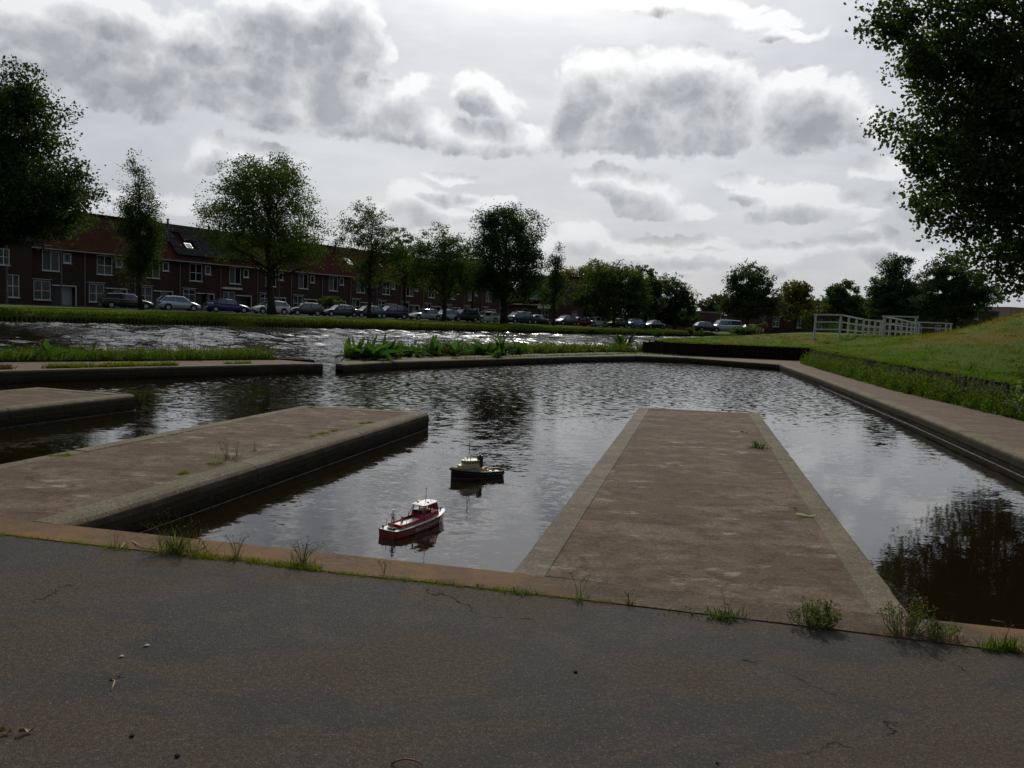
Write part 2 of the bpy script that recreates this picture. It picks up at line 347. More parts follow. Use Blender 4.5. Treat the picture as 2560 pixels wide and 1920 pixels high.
WEEDO = mat('weed_olive', fn=m_leaf((.070, .088, .028), (.135, .150, .055), .42))
WEEDR = mat('dead_brown_stalk', fn=m_leaf((.085, .042, .020), (.16, .10, .05), .2))
PALE = mat('pale_leaf', fn=m_leaf((.26, .30, .24), (.38, .42, .34), .3)); PALED = mat('greyish_leaf', fn=m_leaf((.22, .28, .18), (.42, .48, .38), .3))
MOSS = mat('crack_moss', fn=m_leaf((.085, .105, .010), (.16, .165, .020), .35))
STRAW = mat('dry_straw', rough=.8, fn=varied((.42, .34, .22), (.30, .23, .14), 40, .8, 90, .001))

# ------------------------------------------------------------------ object helpers
def tag(o, label=None, cat=None, group=None, kind=None):
    if label: o['label'] = label
    if cat: o['category'] = cat
    if group: o['group'] = group
    if kind: o['kind'] = kind
    return o
def link(name, me, m=None, parent=None):
    o = bpy.data.objects.new(name, me); COL.objects.link(o)
    if m is not None and me is not None and len(me.materials) == 0:
        for k in (m if isinstance(m, (list, tuple)) else [m]): me.materials.append(k)
    if parent: o.parent = parent
    return o
def thing(name, label, cat, loc=(0, 0, 0), rz=0.0, group=None):
    o = bpy.data.objects.new(name, None); COL.objects.link(o); o.location = loc; o.rotation_euler = (0, 0, rz)
    o.empty_display_size = .2
    return tag(o, label, cat, group)
class MB:
    def __init__(s): s.v = []; s.f = []
    def quad(s, *p):
        n = len(s.v); s.v += [tuple(q) for q in p]; s.f.append(tuple(range(n, n+len(p)))); return s
    def box(s, x0, x1, y0, y1, z0, z1, M=None):
        n = len(s.v)
        c = [(x0, y0, z0), (x1, y0, z0), (x1, y1, z0), (x0, y1, z0), (x0, y0, z1), (x1, y0, z1), (x1, y1, z1), (x0, y1, z1)]
        if M is not None: c = [tuple(M @ Vector(q)) for q in c]
        s.v += c
        s.f += [tuple(n+i for i in q) for q in ((0, 3, 2, 1), (4, 5, 6, 7), (0, 1, 5, 4), (1, 2, 6, 5), (2, 3, 7, 6), (3, 0, 4, 7))]
        return s
    def tube(s, pts, rad, n=6, cap=True):
        pts = [Vector(p) for p in pts]; m = len(pts)
        if not hasattr(rad, '__len__'): rad = [rad]*m
        b0 = len(s.v)
        for i, p in enumerate(pts):
            d = (pts[min(i+1, m-1)]-pts[max(i-1, 0)])
            d = d.normalized() if d.length > 1e-9 else Vector((0, 0, 1))
            a = d.cross(Vector((0, 0, 1)) if abs(d.z) < .9 else Vector((1, 0, 0))).normalized(); b = d.cross(a)
            for k in range(n):
                t = 2*math.pi*k/n; s.v.append(tuple(p+(a*math.cos(t)+b*math.sin(t))*rad[i]))
        for i in range(m-1):
            for k in range(n):
                k2 = (k+1) % n; s.f.append((b0+i*n+k, b0+i*n+k2, b0+(i+1)*n+k2, b0+(i+1)*n+k))
        if cap:
            s.f.append(tuple(b0+k for k in range(n))[::-1]); s.f.append(tuple(b0+(m-1)*n+k for k in range(n)))
        return s
    def loft(s, rings, closed=True, cap=True):
        b0 = len(s.v); n = len(rings[0])
        for r in rings: s.v += [tuple(p) for p in r]
        for i in range(len(rings)-1):
            for k in range(n if closed else n-1):
                k2 = (k+1) % n; s.f.append((b0+i*n+k, b0+i*n+k2, b0+(i+1)*n+k2, b0+(i+1)*n+k))
        if cap:
            s.f.append(tuple(b0+k for k in range(n))[::-1]); s.f.append(tuple(b0+(len(rings)-1)*n+k for k in range(n)))
        return s
    def prism(s, poly, z0, z1, side=True, bottom=False):
        n = len(poly); b0 = len(s.v)
        s.v += [(p[0], p[1], z1) for p in poly]+[(p[0], p[1], z0) for p in poly]
        s.f.append(tuple(range(b0, b0+n)))
        if side:
            for i in range(n):
                j = (i+1) % n; s.f.append((b0+i, b0+n+i, b0+n+j, b0+j))
        return s
    def strip(s, pts, widths, side):
        b0 = len(s.v); m = len(pts)
        for p, wd in zip(pts, widths):
            s.v.append(tuple(p-side*wd)); s.v.append(tuple(p+side*wd))
        for i in range(m-1): s.f.append((b0+2*i, b0+2*i+1, b0+2*i+3, b0+2*i+2))
        return s
    def build(s, name, m=None, parent=None, smooth=False, bevel=0):
        me = bpy.data.meshes.new(name); me.from_pydata(s.v, [], s.f); me.update()
        if bevel:
            bm = bmesh.new(); bm.from_mesh(me); bmesh.ops.remove_doubles(bm, verts=bm.verts, dist=1e-5)
            bmesh.ops.bevel(bm, geom=list(bm.edges), offset=bevel, segments=2, affect='EDGES', profile=.6); bm.to_mesh(me); bm.free()
        if smooth: me.polygons.foreach_set('use_smooth', [True]*len(me.polygons))
        return link(name, me, m, parent)
def np_mesh(name, V, Fc, m, parent=None, per=4):
    """V (N,3), Fc (M,per)"""
    me = bpy.data.meshes.new(name); me.vertices.add(len(V)); me.vertices.foreach_set('co', np.ascontiguousarray(V, dtype=np.float32).ravel())
    me.loops.add(Fc.size); me.loops.foreach_set('vertex_index', np.ascontiguousarray(Fc, dtype=np.int32).ravel())
    me.polygons.add(len(Fc)); me.polygons.foreach_set('loop_start', np.arange(0, Fc.size, per, dtype=np.int32))
    me.update(calc_edges=True)
    return link(name, me, m, parent)
def leaves(name, C, size, m, parent=None, seed=1, droop=0.0, aspect=.62):
    """C (N,3) leaf centres -> N rhombic leaves, each at a random tilt"""
    r = np.random.default_rng(seed); N = len(C)
    a = r.normal(size=(N, 3)); a[:, 2] -= droop; a /= np.linalg.norm(a, axis=1)[:, None]
    b = np.cross(a, r.normal(size=(N, 3))); b /= np.linalg.norm(b, axis=1)[:, None]+1e-9
    s = size*(.6+.8*r.random((N, 1))) if np.isscalar(size) else (size*(.6+.8*r.random(N)))[:, None]
    V = np.stack([C-a*s*.5, C+b*s*.5*aspect-a*s*.06, C+a*s*.5, C-b*s*.5*aspect-a*s*.06], 1).reshape(-1, 3)
    return np_mesh(name, V, np.arange(4*N).reshape(N, 4), m, parent)
def blades(name, P, h, wd, m, parent=None, seed=1, lean=.35):
    """grass blades as slim triangles rooted at P"""
    r = np.random.default_rng(seed); N = len(P)
    t = r.random(N)*2*np.pi; side = np.stack([np.cos(t), np.sin(t), 0*t], 1)
    ln = r.normal(size=(N, 3))*lean; ln[:, 2] = 1; ln /= np.linalg.norm(ln, axis=1)[:, None]
    hh = (h*(.5+r.random(N)))[:, None]; ww = (wd*(.7+.6*r.random(N)))[:, None]
    V = np.stack([P-side*ww*.5, P+side*ww*.5, P+ln*hh], 1).reshape(-1, 3)
    return np_mesh(name, V, np.arange(3*N).reshape(N, 3), m, parent, per=3)
def lerp(a, b, t): return a+(b-a)*t
def along(poly, s):
    """point & direction at arclength s of polyline (2D tuples); extrapolates"""
    for i in range(len(poly)-1):
        a = Vector(poly[i][:2]); b = Vector(poly[i+1][:2]); L = (b-a).length
        if s <= L or i == len(poly)-2: return a+(b-a)*(s/L), (b-a)/L
        s -= L
def plen(poly): return sum((Vector(poly[i+1][:2])-Vector(poly[i][:2])).length for i in range(len(poly)-1))
def xy(px, py, z=0.0):
    q = G(px, py, z); return (q.x, q.y)
# ================================================================== THE SETTING
# ---- plan, measured from the picture on the ground plane
crack = [xy(*q) for q in [(0,1336),(159,1355),(358,1377),(597,1401),(860,1435),(1089,1458),(1377,1491),(1560,1512),(1855,1547),(2123,1579),(2401,1614),(2560,1634)]]
def ext(a, b, L):   # point beyond b, L metres on from a->b
    a = Vector(a[:2]); b = Vector(b[:2]); q = b+(b-a).normalized()*L; return (q.x, q.y)
crackL = ext(crack[2], crack[0], 9); crackR = ext(crack[-3], crack[-1], 11)
crackL = (crackL[0], crackL[1]); crack = [crackL]+crack+[crackR]
kw = [xy(154,1313), xy(1278,1433), xy(2286,1547), xy(2560,1576)]
kwL = (kw[0][0]-9, kw[0][1]+9*.19); kwR = ext(kw[0], kw[-1], 4.2)
P1 = [xy(1278,1433), xy(1597,1018), xy(1898,1034), xy(2286,1547)]
P2 = [xy(0,1156), xy(751,1013), xy(1074,1031), xy(154,1313)]
# near-left corner of the second jetty lies on the kerb line, outside the picture
def isect(a, b, c, d):
    a, b, c, d = (Vector(q[:2]) for q in (a, b, c, d)); r = b-a; s = d-c
    t = (c-a).cross(s)/r.cross(s); q = a+r*t; return (q.x, q.y)
P2[0] = isect(P2[0], P2[1], kw[0], kwL)
P3 = [xy(0,972), xy(90,968), xy(339,987), xy(0,1024)]
d3 = (Vector(P3[2])-Vector(P3[3])).normalized()
P3 = [None, P3[1], P3[2], isect(P3[2], P3[3], kw[0], kwL)]
P3[0] = isect(P3[1], (P3[1][0]-d3.x, P3[1][1]-d3.y), kw[0], kwL)
FR = [xy(2560,1144), xy(2283,1033), xy(2050,946), xy(1949,911), xy(1720,894), xy(1590,889), xy(1424,891.5), xy(983,904), xy(857,911)]
FRn = isect(FR[0], FR[1], kw[2], kw[3]); FR = [FRn]+FR
LF = [xy(808,910), xy(736,910), xy(428,917), xy(0,928)]; LF.append(ext(LF[0], LF[-1], 14))
BK = [xy(2560,1053), xy(2400,1012), xy(2283,977), xy(2167,950), xy(2050,917), (13.6, 36.9)]
BKn = ext(BK[2], BK[0], 11)

ground = tag(MB().quad((-1500,-600,-1.4),(1500,-600,-1.4),(1500,2600,-1.4),(-1500,2600,-1.4)).build('riverbed', M_SOIL), kind='structure')
SEAM = [(-170,-120),(-45,-12),(-11.6,17.3),(-5.2,22.6),(2.5,34.9),(6.3,39.3),(7.6,42),(9.8,48.6),(14.2,60),(20,74.2),(35,112),(64,150),(345,560)]
wat = MB(); wat.prism([(400,560),(400,-60),(-170,-120)][::-1]+SEAM[::-1][::-1], 0, -.25, side=False)
V_, E_, F_, *_r = mgeo.delaunay_2d_cdt([Vector(p) for p in SEAM+[(700,560),(700,-120)]], [], [list(range(len(SEAM)+2))], 1, 1e-4)
me = bpy.data.meshes.new('basin_water'); me.from_pydata([(v.x, v.y, -.25) for v in V_], [], [tuple(f) for f in F_]); me.update()
tag(link('basin_water', me, M_WATER), kind='structure')

# forecourt tarmac
pl = [(c[0], c[1]-.012) for c in crack]
pv_ = MB().prism([(-14,-9)]+[(16,-9)]+pl[::-1], -.5, 0)
tag(pv_.build('pavement', M_PAVE), kind='structure')
# kerb between the gap and the water
kb = [crackL]+crack[1:-1]+[crackR]
kpoly = kb+[kwR, kw[3], kw[2], kw[1], kw[0], kwL]
tag(MB().prism(kpoly[::-1], -1.2, .004).build('kerb', M_KERB), kind='structure')
gp = MB(); gp.prism([(c[0], c[1]-.02) for c in kb][::1]+[(c[0], c[1]+.01) for c in kb][::-1], -.3, -.022, side=False)
o = gp.build('joint_soil', M_SOIL); tag(o, kind='structure')

def coping_run(parent, line, wd, z, seg=2.35, inward=1, gap=.006, m=None, depth=.15, name='coping_stone', rnd=.022):
    """rounded coping stones along a polyline; inward=+1 puts the width on the left of the direction"""
    L = plen(line); s = 0; k = 0
    cuts = []; acc = 0
    for i in range(len(line)-1):
        l = (Vector(line[i+1][:2])-Vector(line[i][:2])).length; n = max(1, round(l/seg))
        for j in range(n): cuts.append((acc+l*j/n, acc+l*(j+1)/n))
        acc += l
    for a, b in cuts:
        pa, d = along(line, a+gap+1e-4); pb, _ = along(line, b-gap-1e-4); nrm = Vector((-d.y, d.x))*inward
        if (pb-pa).length < .05: continue
        dd = (pb-pa).normalized(); nrm = Vector((-dd.y, dd.x))*inward; r = rnd; jz = random.uniform(-.002, .003)
        prof = [(0, -depth), (0, -r*1.15), (r*.18, -r*.55), (r*.5, -r*.2), (r*1.1, 0), (wd-.004, 0), (wd, -.006), (wd, -depth)]
        n = max(2, int((pb-pa).length/.14)); rings = []
        for i in range(n+1):
            t = i/n; c = pa.lerp(pb, t); wob = random.uniform(-.004, .003); wz = random.uniform(-.0025, .001)
            ring = []
            for q, (u, v) in enumerate(prof):
                p2 = c+nrm*(u+(wob if q < 4 else 0)); ring.append((p2.x, p2.y, z+jz+v+(wz if q in (1, 2, 3) else 0)))
            rings.append(ring)
        mb = MB().loft(rings, closed=True)
        if inward < 0: mb.f = [f[::-1] for f in mb.f]
        mb.build(name, m or M_COPE, parent)
def inset(a, b, nrm, dlt):
    return (a[0]+nrm.x*dlt, a[1]+nrm.y*dlt), (b[0]+nrm.x*dlt, b[1]+nrm.y*dlt)
M_SCUM = mat('scum_line', rough=.6, fn=varied((.22, .22, .20), (.05, .05, .04), 14, .6, 60, .001))
def jetty(label, P, cope_w, m_top, rnd=.03, m0=None):
    c = Vector(((P[0][0]+P[3][0])/2, (P[0][1]+P[3][1])/2, 0))
    t = thing('concrete_jetty', label, 'jetty', c, 0, 'concrete jetties in the model boat basin')
    Q = [(p[0]-c.x, p[1]-c.y) for p in P]
    ctr = Vector((sum(q[0] for q in Q)/4, sum(q[1] for q in Q)/4))
    shr = lambda q, k: (q[0]+(ctr.x-q[0])*k, q[1]+(ctr.y-q[1])*k)
    # body a touch inside the coping
    n0 = (Vector(Q[1])-Vector(Q[0])).normalized(); n1 = (Vector(Q[2])-Vector(Q[3])).normalized(); nf = (Vector(Q[2])-Vector(Q[1])).normalized()
    body = [Q[0], (Q[1][0]+nf.x*.008-n0.x*.008, Q[1][1]+nf.y*.008-n0.y*.008), (Q[2][0]-nf.x*.008-n1.x*.008, Q[2][1]-nf.y*.008-n1.y*.008), Q[3]]
    body[0] = (body[0][0]+nf.x*.008, body[0][1]+nf.y*.008); body[3] = (body[3][0]-nf.x*.008, body[3][1]-nf.y*.008)
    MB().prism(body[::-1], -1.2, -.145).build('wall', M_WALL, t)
    wl = cope_w
    line = [Q[0], Q[1], Q[2], Q[3]]
    # mitred runs: left side, far end, right side
    coping_run(t, [Q[0], (Q[1][0], Q[1][1])], wl, 0.004, inward=-1, rnd=rnd, m=m0)
    fa = Vector(Q[1])+nf*(wl+.004); fb = Vector(Q[2])-nf*(wl+.004)
    coping_run(t, [tuple(fa), tuple(fb)], wl*.95, 0.003, inward=-1, rnd=.03)
    coping_run(t, [Q[2], Q[3]], wl, 0.004, inward=-1, rnd=rnd)
    for a_, b_ in ((Q[2], Q[3]), (Q[1], Q[2])):
        MB().tube([(lerp(a_[0], b_[0], i/12)+(random.uniform(.001, .004) if a_ is Q[2] else 0), lerp(a_[1], b_[1], i/12)+(0 if a_ is Q[2] else .003), -.243) for i in range(13)], .0035, 5).build('scum_line', M_SCUM, t)
    i0 = Vector(Q[0])+nf*(wl+.003); i3 = Vector(Q[3])-nf*(wl+.003); i1 = Vector(Q[1])+nf*(wl+.003)-n0*(wl*.95+.01); i2 = Vector(Q[2])-nf*(wl+.003)-n1*(wl*.95+.01)
    MB().prism([tuple(i0), tuple(i1), tuple(i2), tuple(i3)][::-1], -.14, -.001).build('deck_slab', m_top, t)
    return t
jetty('broad concrete jetty right of the two model boats, pale leaf lying on its deck', P1, .20, M_SLAB, .025, M_COPE2)
jetty('concrete jetty left of the two model boats, moss patches on its deck', P2, .24, M_SLAB, .075)
jetty('short concrete jetty at the left edge, beyond the mossy one', P3, .2, M_SLAB, .06)

# walkway round the basin (one structure) and its inner coping
def offs(line, dist):      # offset polyline to the left of its direction
    out = []
    for i, p in enumerate(line):
        a = Vector(line[max(i-1, 0)]); b = Vector(line[min(i+1, len(line)-1)])
        d0 = (Vector(p)-a).normalized() if i else (b-Vector(p)).normalized(); d1 = (b-Vector(p)).normalized() if i < len(line)-1 else d0
        n0 = Vector((-d0.y, d0.x)); n1 = Vector((-d1.y, d1.x)); m = (n0+n1).normalized(); k = dist/max(.35, m.dot(n0))
        out.append((p[0]+m.x*k, p[1]+m.y*k))
    return out
CW = .24
inner = offs(FR, -CW-.004)
backR = [BKn]+BK
farback = [(13.6, 37.6), (9.0, 39.2), (6.3, 38.6), (3.9, 36.6), (2.6, 34.6), (-1.1, 29.3), (-3.6, 25.9), (-4.9, 23.9)]
wk = MB().prism(inner+farback[::-1]+backR[::-1], -.9, -.003)
tag(wk.build('walkway', M_PROM), kind='structure')
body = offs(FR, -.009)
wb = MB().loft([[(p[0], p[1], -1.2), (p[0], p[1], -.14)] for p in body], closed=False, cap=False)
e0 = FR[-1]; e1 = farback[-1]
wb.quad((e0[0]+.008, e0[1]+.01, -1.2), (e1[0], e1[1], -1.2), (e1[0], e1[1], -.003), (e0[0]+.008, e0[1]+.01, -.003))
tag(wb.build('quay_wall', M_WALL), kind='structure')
cp = thing('basin_coping', 'long rounded concrete coping along the right and far edge of the basin', 'coping', (0, 0, 0))
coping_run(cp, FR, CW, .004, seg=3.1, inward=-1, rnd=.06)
MB().tube([(x, y, -.243) for x, y in offs(FR[:4], .0)], .004, 5).build('scum_line', M_SCUM, cp)
# left causeway
lin = offs(LF, -CW-.004)
lback = [xy(796,907), xy(696,899), xy(400,902), xy(0,905)]; lback.append(ext(lback[1], lback[-1], 14))
tag(MB().prism((lin+lback[::-1]), -.9, -.003).build('causeway', M_PROM), kind='structure')
lb = offs(LF, -.009)
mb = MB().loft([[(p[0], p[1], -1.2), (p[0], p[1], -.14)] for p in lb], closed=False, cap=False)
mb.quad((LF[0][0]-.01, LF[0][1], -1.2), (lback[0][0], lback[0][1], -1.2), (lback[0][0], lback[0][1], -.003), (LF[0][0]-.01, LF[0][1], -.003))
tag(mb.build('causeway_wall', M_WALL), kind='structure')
cp2 = thing('causeway_coping', 'straight concrete coping along the left causeway beside the gap to the river', 'coping', (0, 0, 0))
coping_run(cp2, LF, CW, .004, seg=3.1, inward=-1)
# planted soil behind both
lsoil = offs(lback[1:], -1.5)
tag(MB().prism([(-5.5,21.6)]+lback[1:]+lsoil[::-1]+[], -.9, .03).build('planting_soil', M_SOIL), kind='structure')
fs = [(-3.75, 25.6), (-3.3, 26.3), (-1.1, 29.3), (2.6, 34.6), (3.9, 36.6), (6.3, 38.6)]
fso = offs(fs, 1.35)
tag(MB().prism((fs+fso[::-1])[::-1], -.9, .03).build('planting_soil', M_SOIL), kind='structure')

# ---- grass rise on the right
REV = [(7.6, -9), (8.6, 3), (9.55, 10.5), (10.13, 15.43), (10.5, 17.9), (11.0, 21.0), (12.1, 27.5), (13.3, 33.5), (14.35, 37.6)]
DARK = [(14.35, 37.6), (11.0, 37.5), (7.9, 37.3), (6.4, 38.6)]
EDGE = [(6.4, 38.6), (6.6, 41.5), (8.83, 48.6), (13.2, 60), (18.95, 74.2), (34, 112), (62, 150), (340, 560)]
bound = REV+DARK[1:]+EDGE[1:]+[(600, 560), (600, -60), (7.0, -60)]
def segdist(p, line):
    best = 1e9
    for i in range(len(line)-1):
        ax, ay = line[i]; bx, by = line[i+1]; dx_, dy_ = bx-ax, by-ay
        t = max(0, min(1, ((p[0]-ax)*dx_+(p[1]-ay)*dy_)/(dx_*dx_+dy_*dy_+1e-9)))
        best = min(best, math.hypot(p[0]-ax-dx_*t, p[1]-ay-dy_*t))
    return best
EDG = REV+DARK[1:]+EDGE[1:]
from mathutils import noise as mnoise
def hgt(x, y):
    d = segdist((x, y), EDG); dr = segdist((x, y), EDGE)
    s = lambda t: max(0, min(1, t))**2*(3-2*max(0, min(1, t)))
    base = .58*s(dr/2.2+.30 if y < 60 else dr/4)+.02
    base = lerp(base, .58, s((40-y)/2))
    h = base+.62*s((d-.4)/9)
    md = math.hypot((x-31)/1.0, y-29); h += 5.2*math.exp(-(md/9.2)**2)
    if d > .3: h += .05*mnoise.noise(Vector((x*.5, y*.5, 0)))*min(1, d)
    return h
def inside(p, poly):
    c = False; j = len(poly)-1
    for i in range(len(poly)):
        xi, yi = poly[i]; xj, yj = poly[j]
        if (yi > p[1]) != (yj > p[1]) and p[0] < (xj-xi)*(p[1]-yi)/(yj-yi)+xi: c = not c
        j = i
    return c
bpts = []
for i in range(len(bound)):
    a = Vector(bound[i]); b = Vector(bound[(i+1) % len(bound)]); L = (b-a).length
    st = .5 if a.y < 50 and b.y < 80 and a.y > -10 and b.y > -10 and L < 30 else 25
    n = max(1, int(L/st))
    for k in range(n):
        q = a.lerp(b, k/n)
        if st == .5: q += Vector((random.uniform(-.05, .05), random.uniform(-.05, .05)))
        bpts.append((q.x, q.y))
pts = [Vector(p) for p in bpts]; nb = len(pts)
for (x0, x1, y0, y1, st) in ((6, 46, 0, 62, .95), (6, 120, 62, 170, 5), (46, 120, -40, 62, 5), (8, 600, -60, 560, 40)):
    x = x0
    while x < x1:
        y = y0
        while y < y1:
            q = (x+random.uniform(-.3, .3)*st, y+random.uniform(-.3, .3)*st)
            big = st > 30 and (q[0] < 120 and q[1] < 170)
            if not big and inside(q, bound) and segdist(q, EDG) > st*.4: pts.append(Vector(q))
            y += st
        x += st
V, E_, F_, *_r = mgeo.delaunay_2d_cdt(pts, [], [list(range(nb))], 1, 1e-4)
terr_v = [(v.x, v.y, hgt(v.x, v.y)) for v in V]
me = bpy.data.meshes.new('lawn'); me.from_pydata(terr_v, [], [tuple(f) for f in F_]); me.update()
me.polygons.foreach_set('use_smooth', [True]*len(me.polygons))
# skirt down the river edge
lawn = tag(link('lawn', me, M_GRASS), kind='structure')
sk = MB()
for i in range(nb):
    a = bpts[i]; b = bpts[(i+1) % nb]
    if a[1] > -20 and a[0] < 400 and b[1] > -20:
        za, zb = hgt(*a), hgt(*b); sk.quad((a[0], a[1], -1.2), (b[0], b[1], -1.2), (b[0], b[1], zb), (a[0], a[1], za))
tag(sk.build('earth_bank', M_SOIL), kind='structure')
# timber stakes holding the bank
def stakes(label, line, wt, spacing, m, split):
    t = thing('timber_revetment', label, 'retaining wall', (line[0][0], line[0][1], 0)); ox, oy = line[0]
    near = MB(); base = []; base_v = MB().tube([(0, 0, 0), (0, 0, .50), (0, 0, .60)], [.046, .046, .030], 7)
    L = plen(line); s = 0; sm = None; n = 0
    while s < L:
        p, d = along(line, s); nrm = Vector((d.y, -d.x))*wt
        q = p+nrm*random.uniform(.05, .09)
        hz = random.uniform(.82, 1.12); rad = random.uniform(.85, 1.2)
        if split(q):
            if sm is None:
                ob = base_v.build('stake', m, t); sm = ob.data
            else: ob = link('stake', sm, None, t)
            ob.location = (q.x-ox, q.y-oy, -.03); ob.scale = (rad, rad, hz); n += 1
            ob.rotation_euler = (random.uniform(-.05, .05), random.uniform(-.05, .05), random.uniform(0, 6))
        else:
            near.tube([(q.x-ox, q.y-oy, -.03), (q.x-ox+random.uniform(-.02, .02), q.y-oy, .56*hz)], .047*rad, 5)
        s += spacing*random.uniform(.85, 1.2)
    if near.v:
        tag(near.build('stake_row', m, t), kind='stuff')
    return t
stakes('row of weathered timber stakes behind the weeds along the right walkway', REV[2:], -1, .105, M_TIMBER, lambda q: 11 < q.y < 25)
stakes('dark shaded timber revetment facing the water at the far right corner', DARK, -1, .11, M_TIMBERD, lambda q: False)

# ---- far bank
WL = [xy(0,803,-.25), xy(520,813,-.25), xy(1000,826,-.25), xy(1480,836,-.25), xy(1785,843,-.25)]
WL = [(-230, -170), (-60, 15)]+WL+[(64, 158), (330, 590)]
CARA = Vector(xy(446,777,.5)); CARB = Vector(xy(1400,813,.5)); CD = (CARB-CARA).normalized(); CN = Vector((CD.y, -CD.x))   # CN: toward the water
def carline(t, off=0.0): return CARA+CD*t+CN*off
def bank_at(px, off):   # where the picture column px meets the line 'off' metres in front of the parked cars
    d = ray(px, 800); k = d.x/d.y
    # (CARA+CD*t+CN*off): x = k*y
    A_ = CARA+CN*off; t = (k*A_.y-A_.x)/(CD.x-k*CD.y); return A_+CD*t
fine = []
for i in range(len(WL)-1):
    a = Vector(WL[i]); b = Vector(WL[i+1]); n = max(1, int((b-a).length/(.8 if i in (2, 3, 4, 5, 1) and (b-a).length < 80 else 20)))
    for k in range(n): fine.append(tuple(a.lerp(b, k/n)))
fine.append(WL[-1])
rows = []
prof = [(0.0, -1.2), (.12, .12), (.55, .30), (2.0, .40), (5.0, .45), (9.0, .49), (11.8, .50)]
for i, p in enumerate(fine):
    a = Vector(fine[max(i-1, 0)]); b = Vector(fine[min(i+1, len(fine)-1)]); d = (b-a).normalized(); n = Vector((-d.y, d.x))
    wob = .35*mnoise.noise(Vector((p[0]*.35, p[1]*.35, 3))); row = []
    for k, (u, z) in enumerate(prof):
        uu = u+(wob if k < 4 else 0); q = Vector(p)+n*uu
        row.append((q.x, q.y, z+(random.uniform(-.05, .05) if 0 < k < 5 else 0)))
    rows.append(row)
bk = MB().loft(rows, closed=False, cap=False)
bko = bk.build('river_bank', M_BANK, smooth=True); tag(bko, kind='structure')
# the river itself: a real wavy surface from the causeways to the far bank
def river():
    A_ = [(-170,-120),(-45,-12),(-11.6,17.3),(-5.2,22.6),(2.5,34.9),(6.3,39.3),(9.8,48.6),(20,74.2),(35,112),(64,150),(345,560)]
    B_ = [(-230,-170),(-62,16),(-33.5,48.2),(-24.5,60.5),(-16,67.5),(-11.5,71.5),(-2,80.5),(8.5,94.3),(28.5,116.5),(62,159),(330,590)]
    seg = [12, 90, 260, 190, 150, 90, 90, 150, 110, 30]; u0s = []
    for i, k in enumerate(seg): u0s += [(i, j/k) for j in range(k)]
    u0s.append((len(seg)-1, 1.0)); ii = np.array([q[0] for q in u0s]); tt = np.array([q[1] for q in u0s])[:, None]
    A_ = np.array(A_, float); B_ = np.array(B_, float); PA = A_[ii]*(1-tt)+A_[ii+1]*tt; PB = B_[ii]*(1-tt)+B_[ii+1]*tt
    nv = 260; v = (np.linspace(0, 1, nv)**1.05)[None, :, None]; P = PA[:, None, :]*(1-v)+PB[:, None, :]*v
    r = np.random.default_rng(77); X, Y = P[..., 0], P[..., 1]; H = np.zeros_like(X)
    for _ in range(46):
        L = .62*2**r.uniform(0, 1.8); th = R(-90)+r.normal()*.75; k = 2*np.pi/L; a = .0062*L**.9
        H += a*np.sin(k*(X*np.cos(th)+Y*np.sin(th)+.10*np.sin(.9*X+r.uniform(0, 6))+.1*np.sin(.7*Y+r.uniform(0, 6)))+r.uniform(0, 6.28))
    g_ = .75+.45*np.sin(X*.21+Y*.09+1)*np.sin(Y*.17-X*.05)
    fade = np.clip(v[..., 0]*(np.linalg.norm(PB-PA, axis=1)[:, None])/4, 0, 1)
    Z = -.25+H*g_*fade; V = np.stack([X, Y, Z], -1).reshape(-1, 3); nu = len(u0s)
    a, b = np.meshgrid(np.arange(nu-1), np.arange(nv-1), indexing='ij'); q = (a*nv+b).ravel(); Fq = np.stack([q, q+nv, q+nv+1, q+1], 1)
    o = np_mesh('river', V, Fq, M_WATER); o.data.polygons.foreach_set('use_smooth', [True]*len(Fq)); tag(o, kind='structure')
    if o.data.polygons[1000].normal.z < 0: o.data.flip_normals()
river()
# posts holding the bank edge
ps = MB()
for i, p in enumerate(fine):
    if 20 < p[1] < 125 and -60 < p[0] < 40:
        for j in range(3):
            q = Vector(p).lerp(Vector(fine[min(i+1, len(fine)-1)]), j/3)
            h = random.uniform(-.05, .10); ps.tube([(q.x, q.y-.02, -.5), (q.x, q.y-.02, h)], .075, 5)
tag(ps.build('bank_posts', M_TIMBERD), 'dark timber posts lining the far water edge', 'bank posts', kind='stuff')
# land behind: one sheet to the horizon
last = [r[-1][:2] for r in rows]
land = [(p[0], p[1]) for p in last]
mb = MB().prism((land+[(1400, 2500), (-1400, 2500), (-1400, -170)])[::-1], 0, .495, side=False)
if True:
    # ngon of a long concave outline: triangulate through CDT for safety
    P_ = [Vector(p) for p in (land+[(1400, 1400), (1400, 2500), (-1400, 2500), (-1400, -300)])]
    V, E_, F_, *_r = mgeo.delaunay_2d_cdt(P_, [], [list(range(len(P_)))], 1, 1e-4)
    me = bpy.data.meshes.new('far_ground'); me.from_pydata([(v.x, v.y, .497) for v in V], [], [tuple(f) for f in F_]); me.update()
    tag(link('far_ground', me, M_BANK), kind='structure')
# road with kerb behind the bank, following the parked cars
def band(name, o0, o1, z, m, t0=-60, t1=150, side=0):
    a = carline(t0, o0); b = carline(t1, o0); c = carline(t1, o1); d = carline(t0, o1)
    mb = MB().prism([tuple(a), tuple(d), tuple(c), tuple(b)], z-.1, z, side=True); mb.f = [f[::-1] for f in mb.f]
    return tag(mb.build(name, m), kind='structure')
band('road', 1.3, -9.0, .503, M_ASPH); band('road_kerb', 1.5, 1.3, .56, M_SIDE)
band('footpath', -9.0, -12.0, .60, M_SIDE)
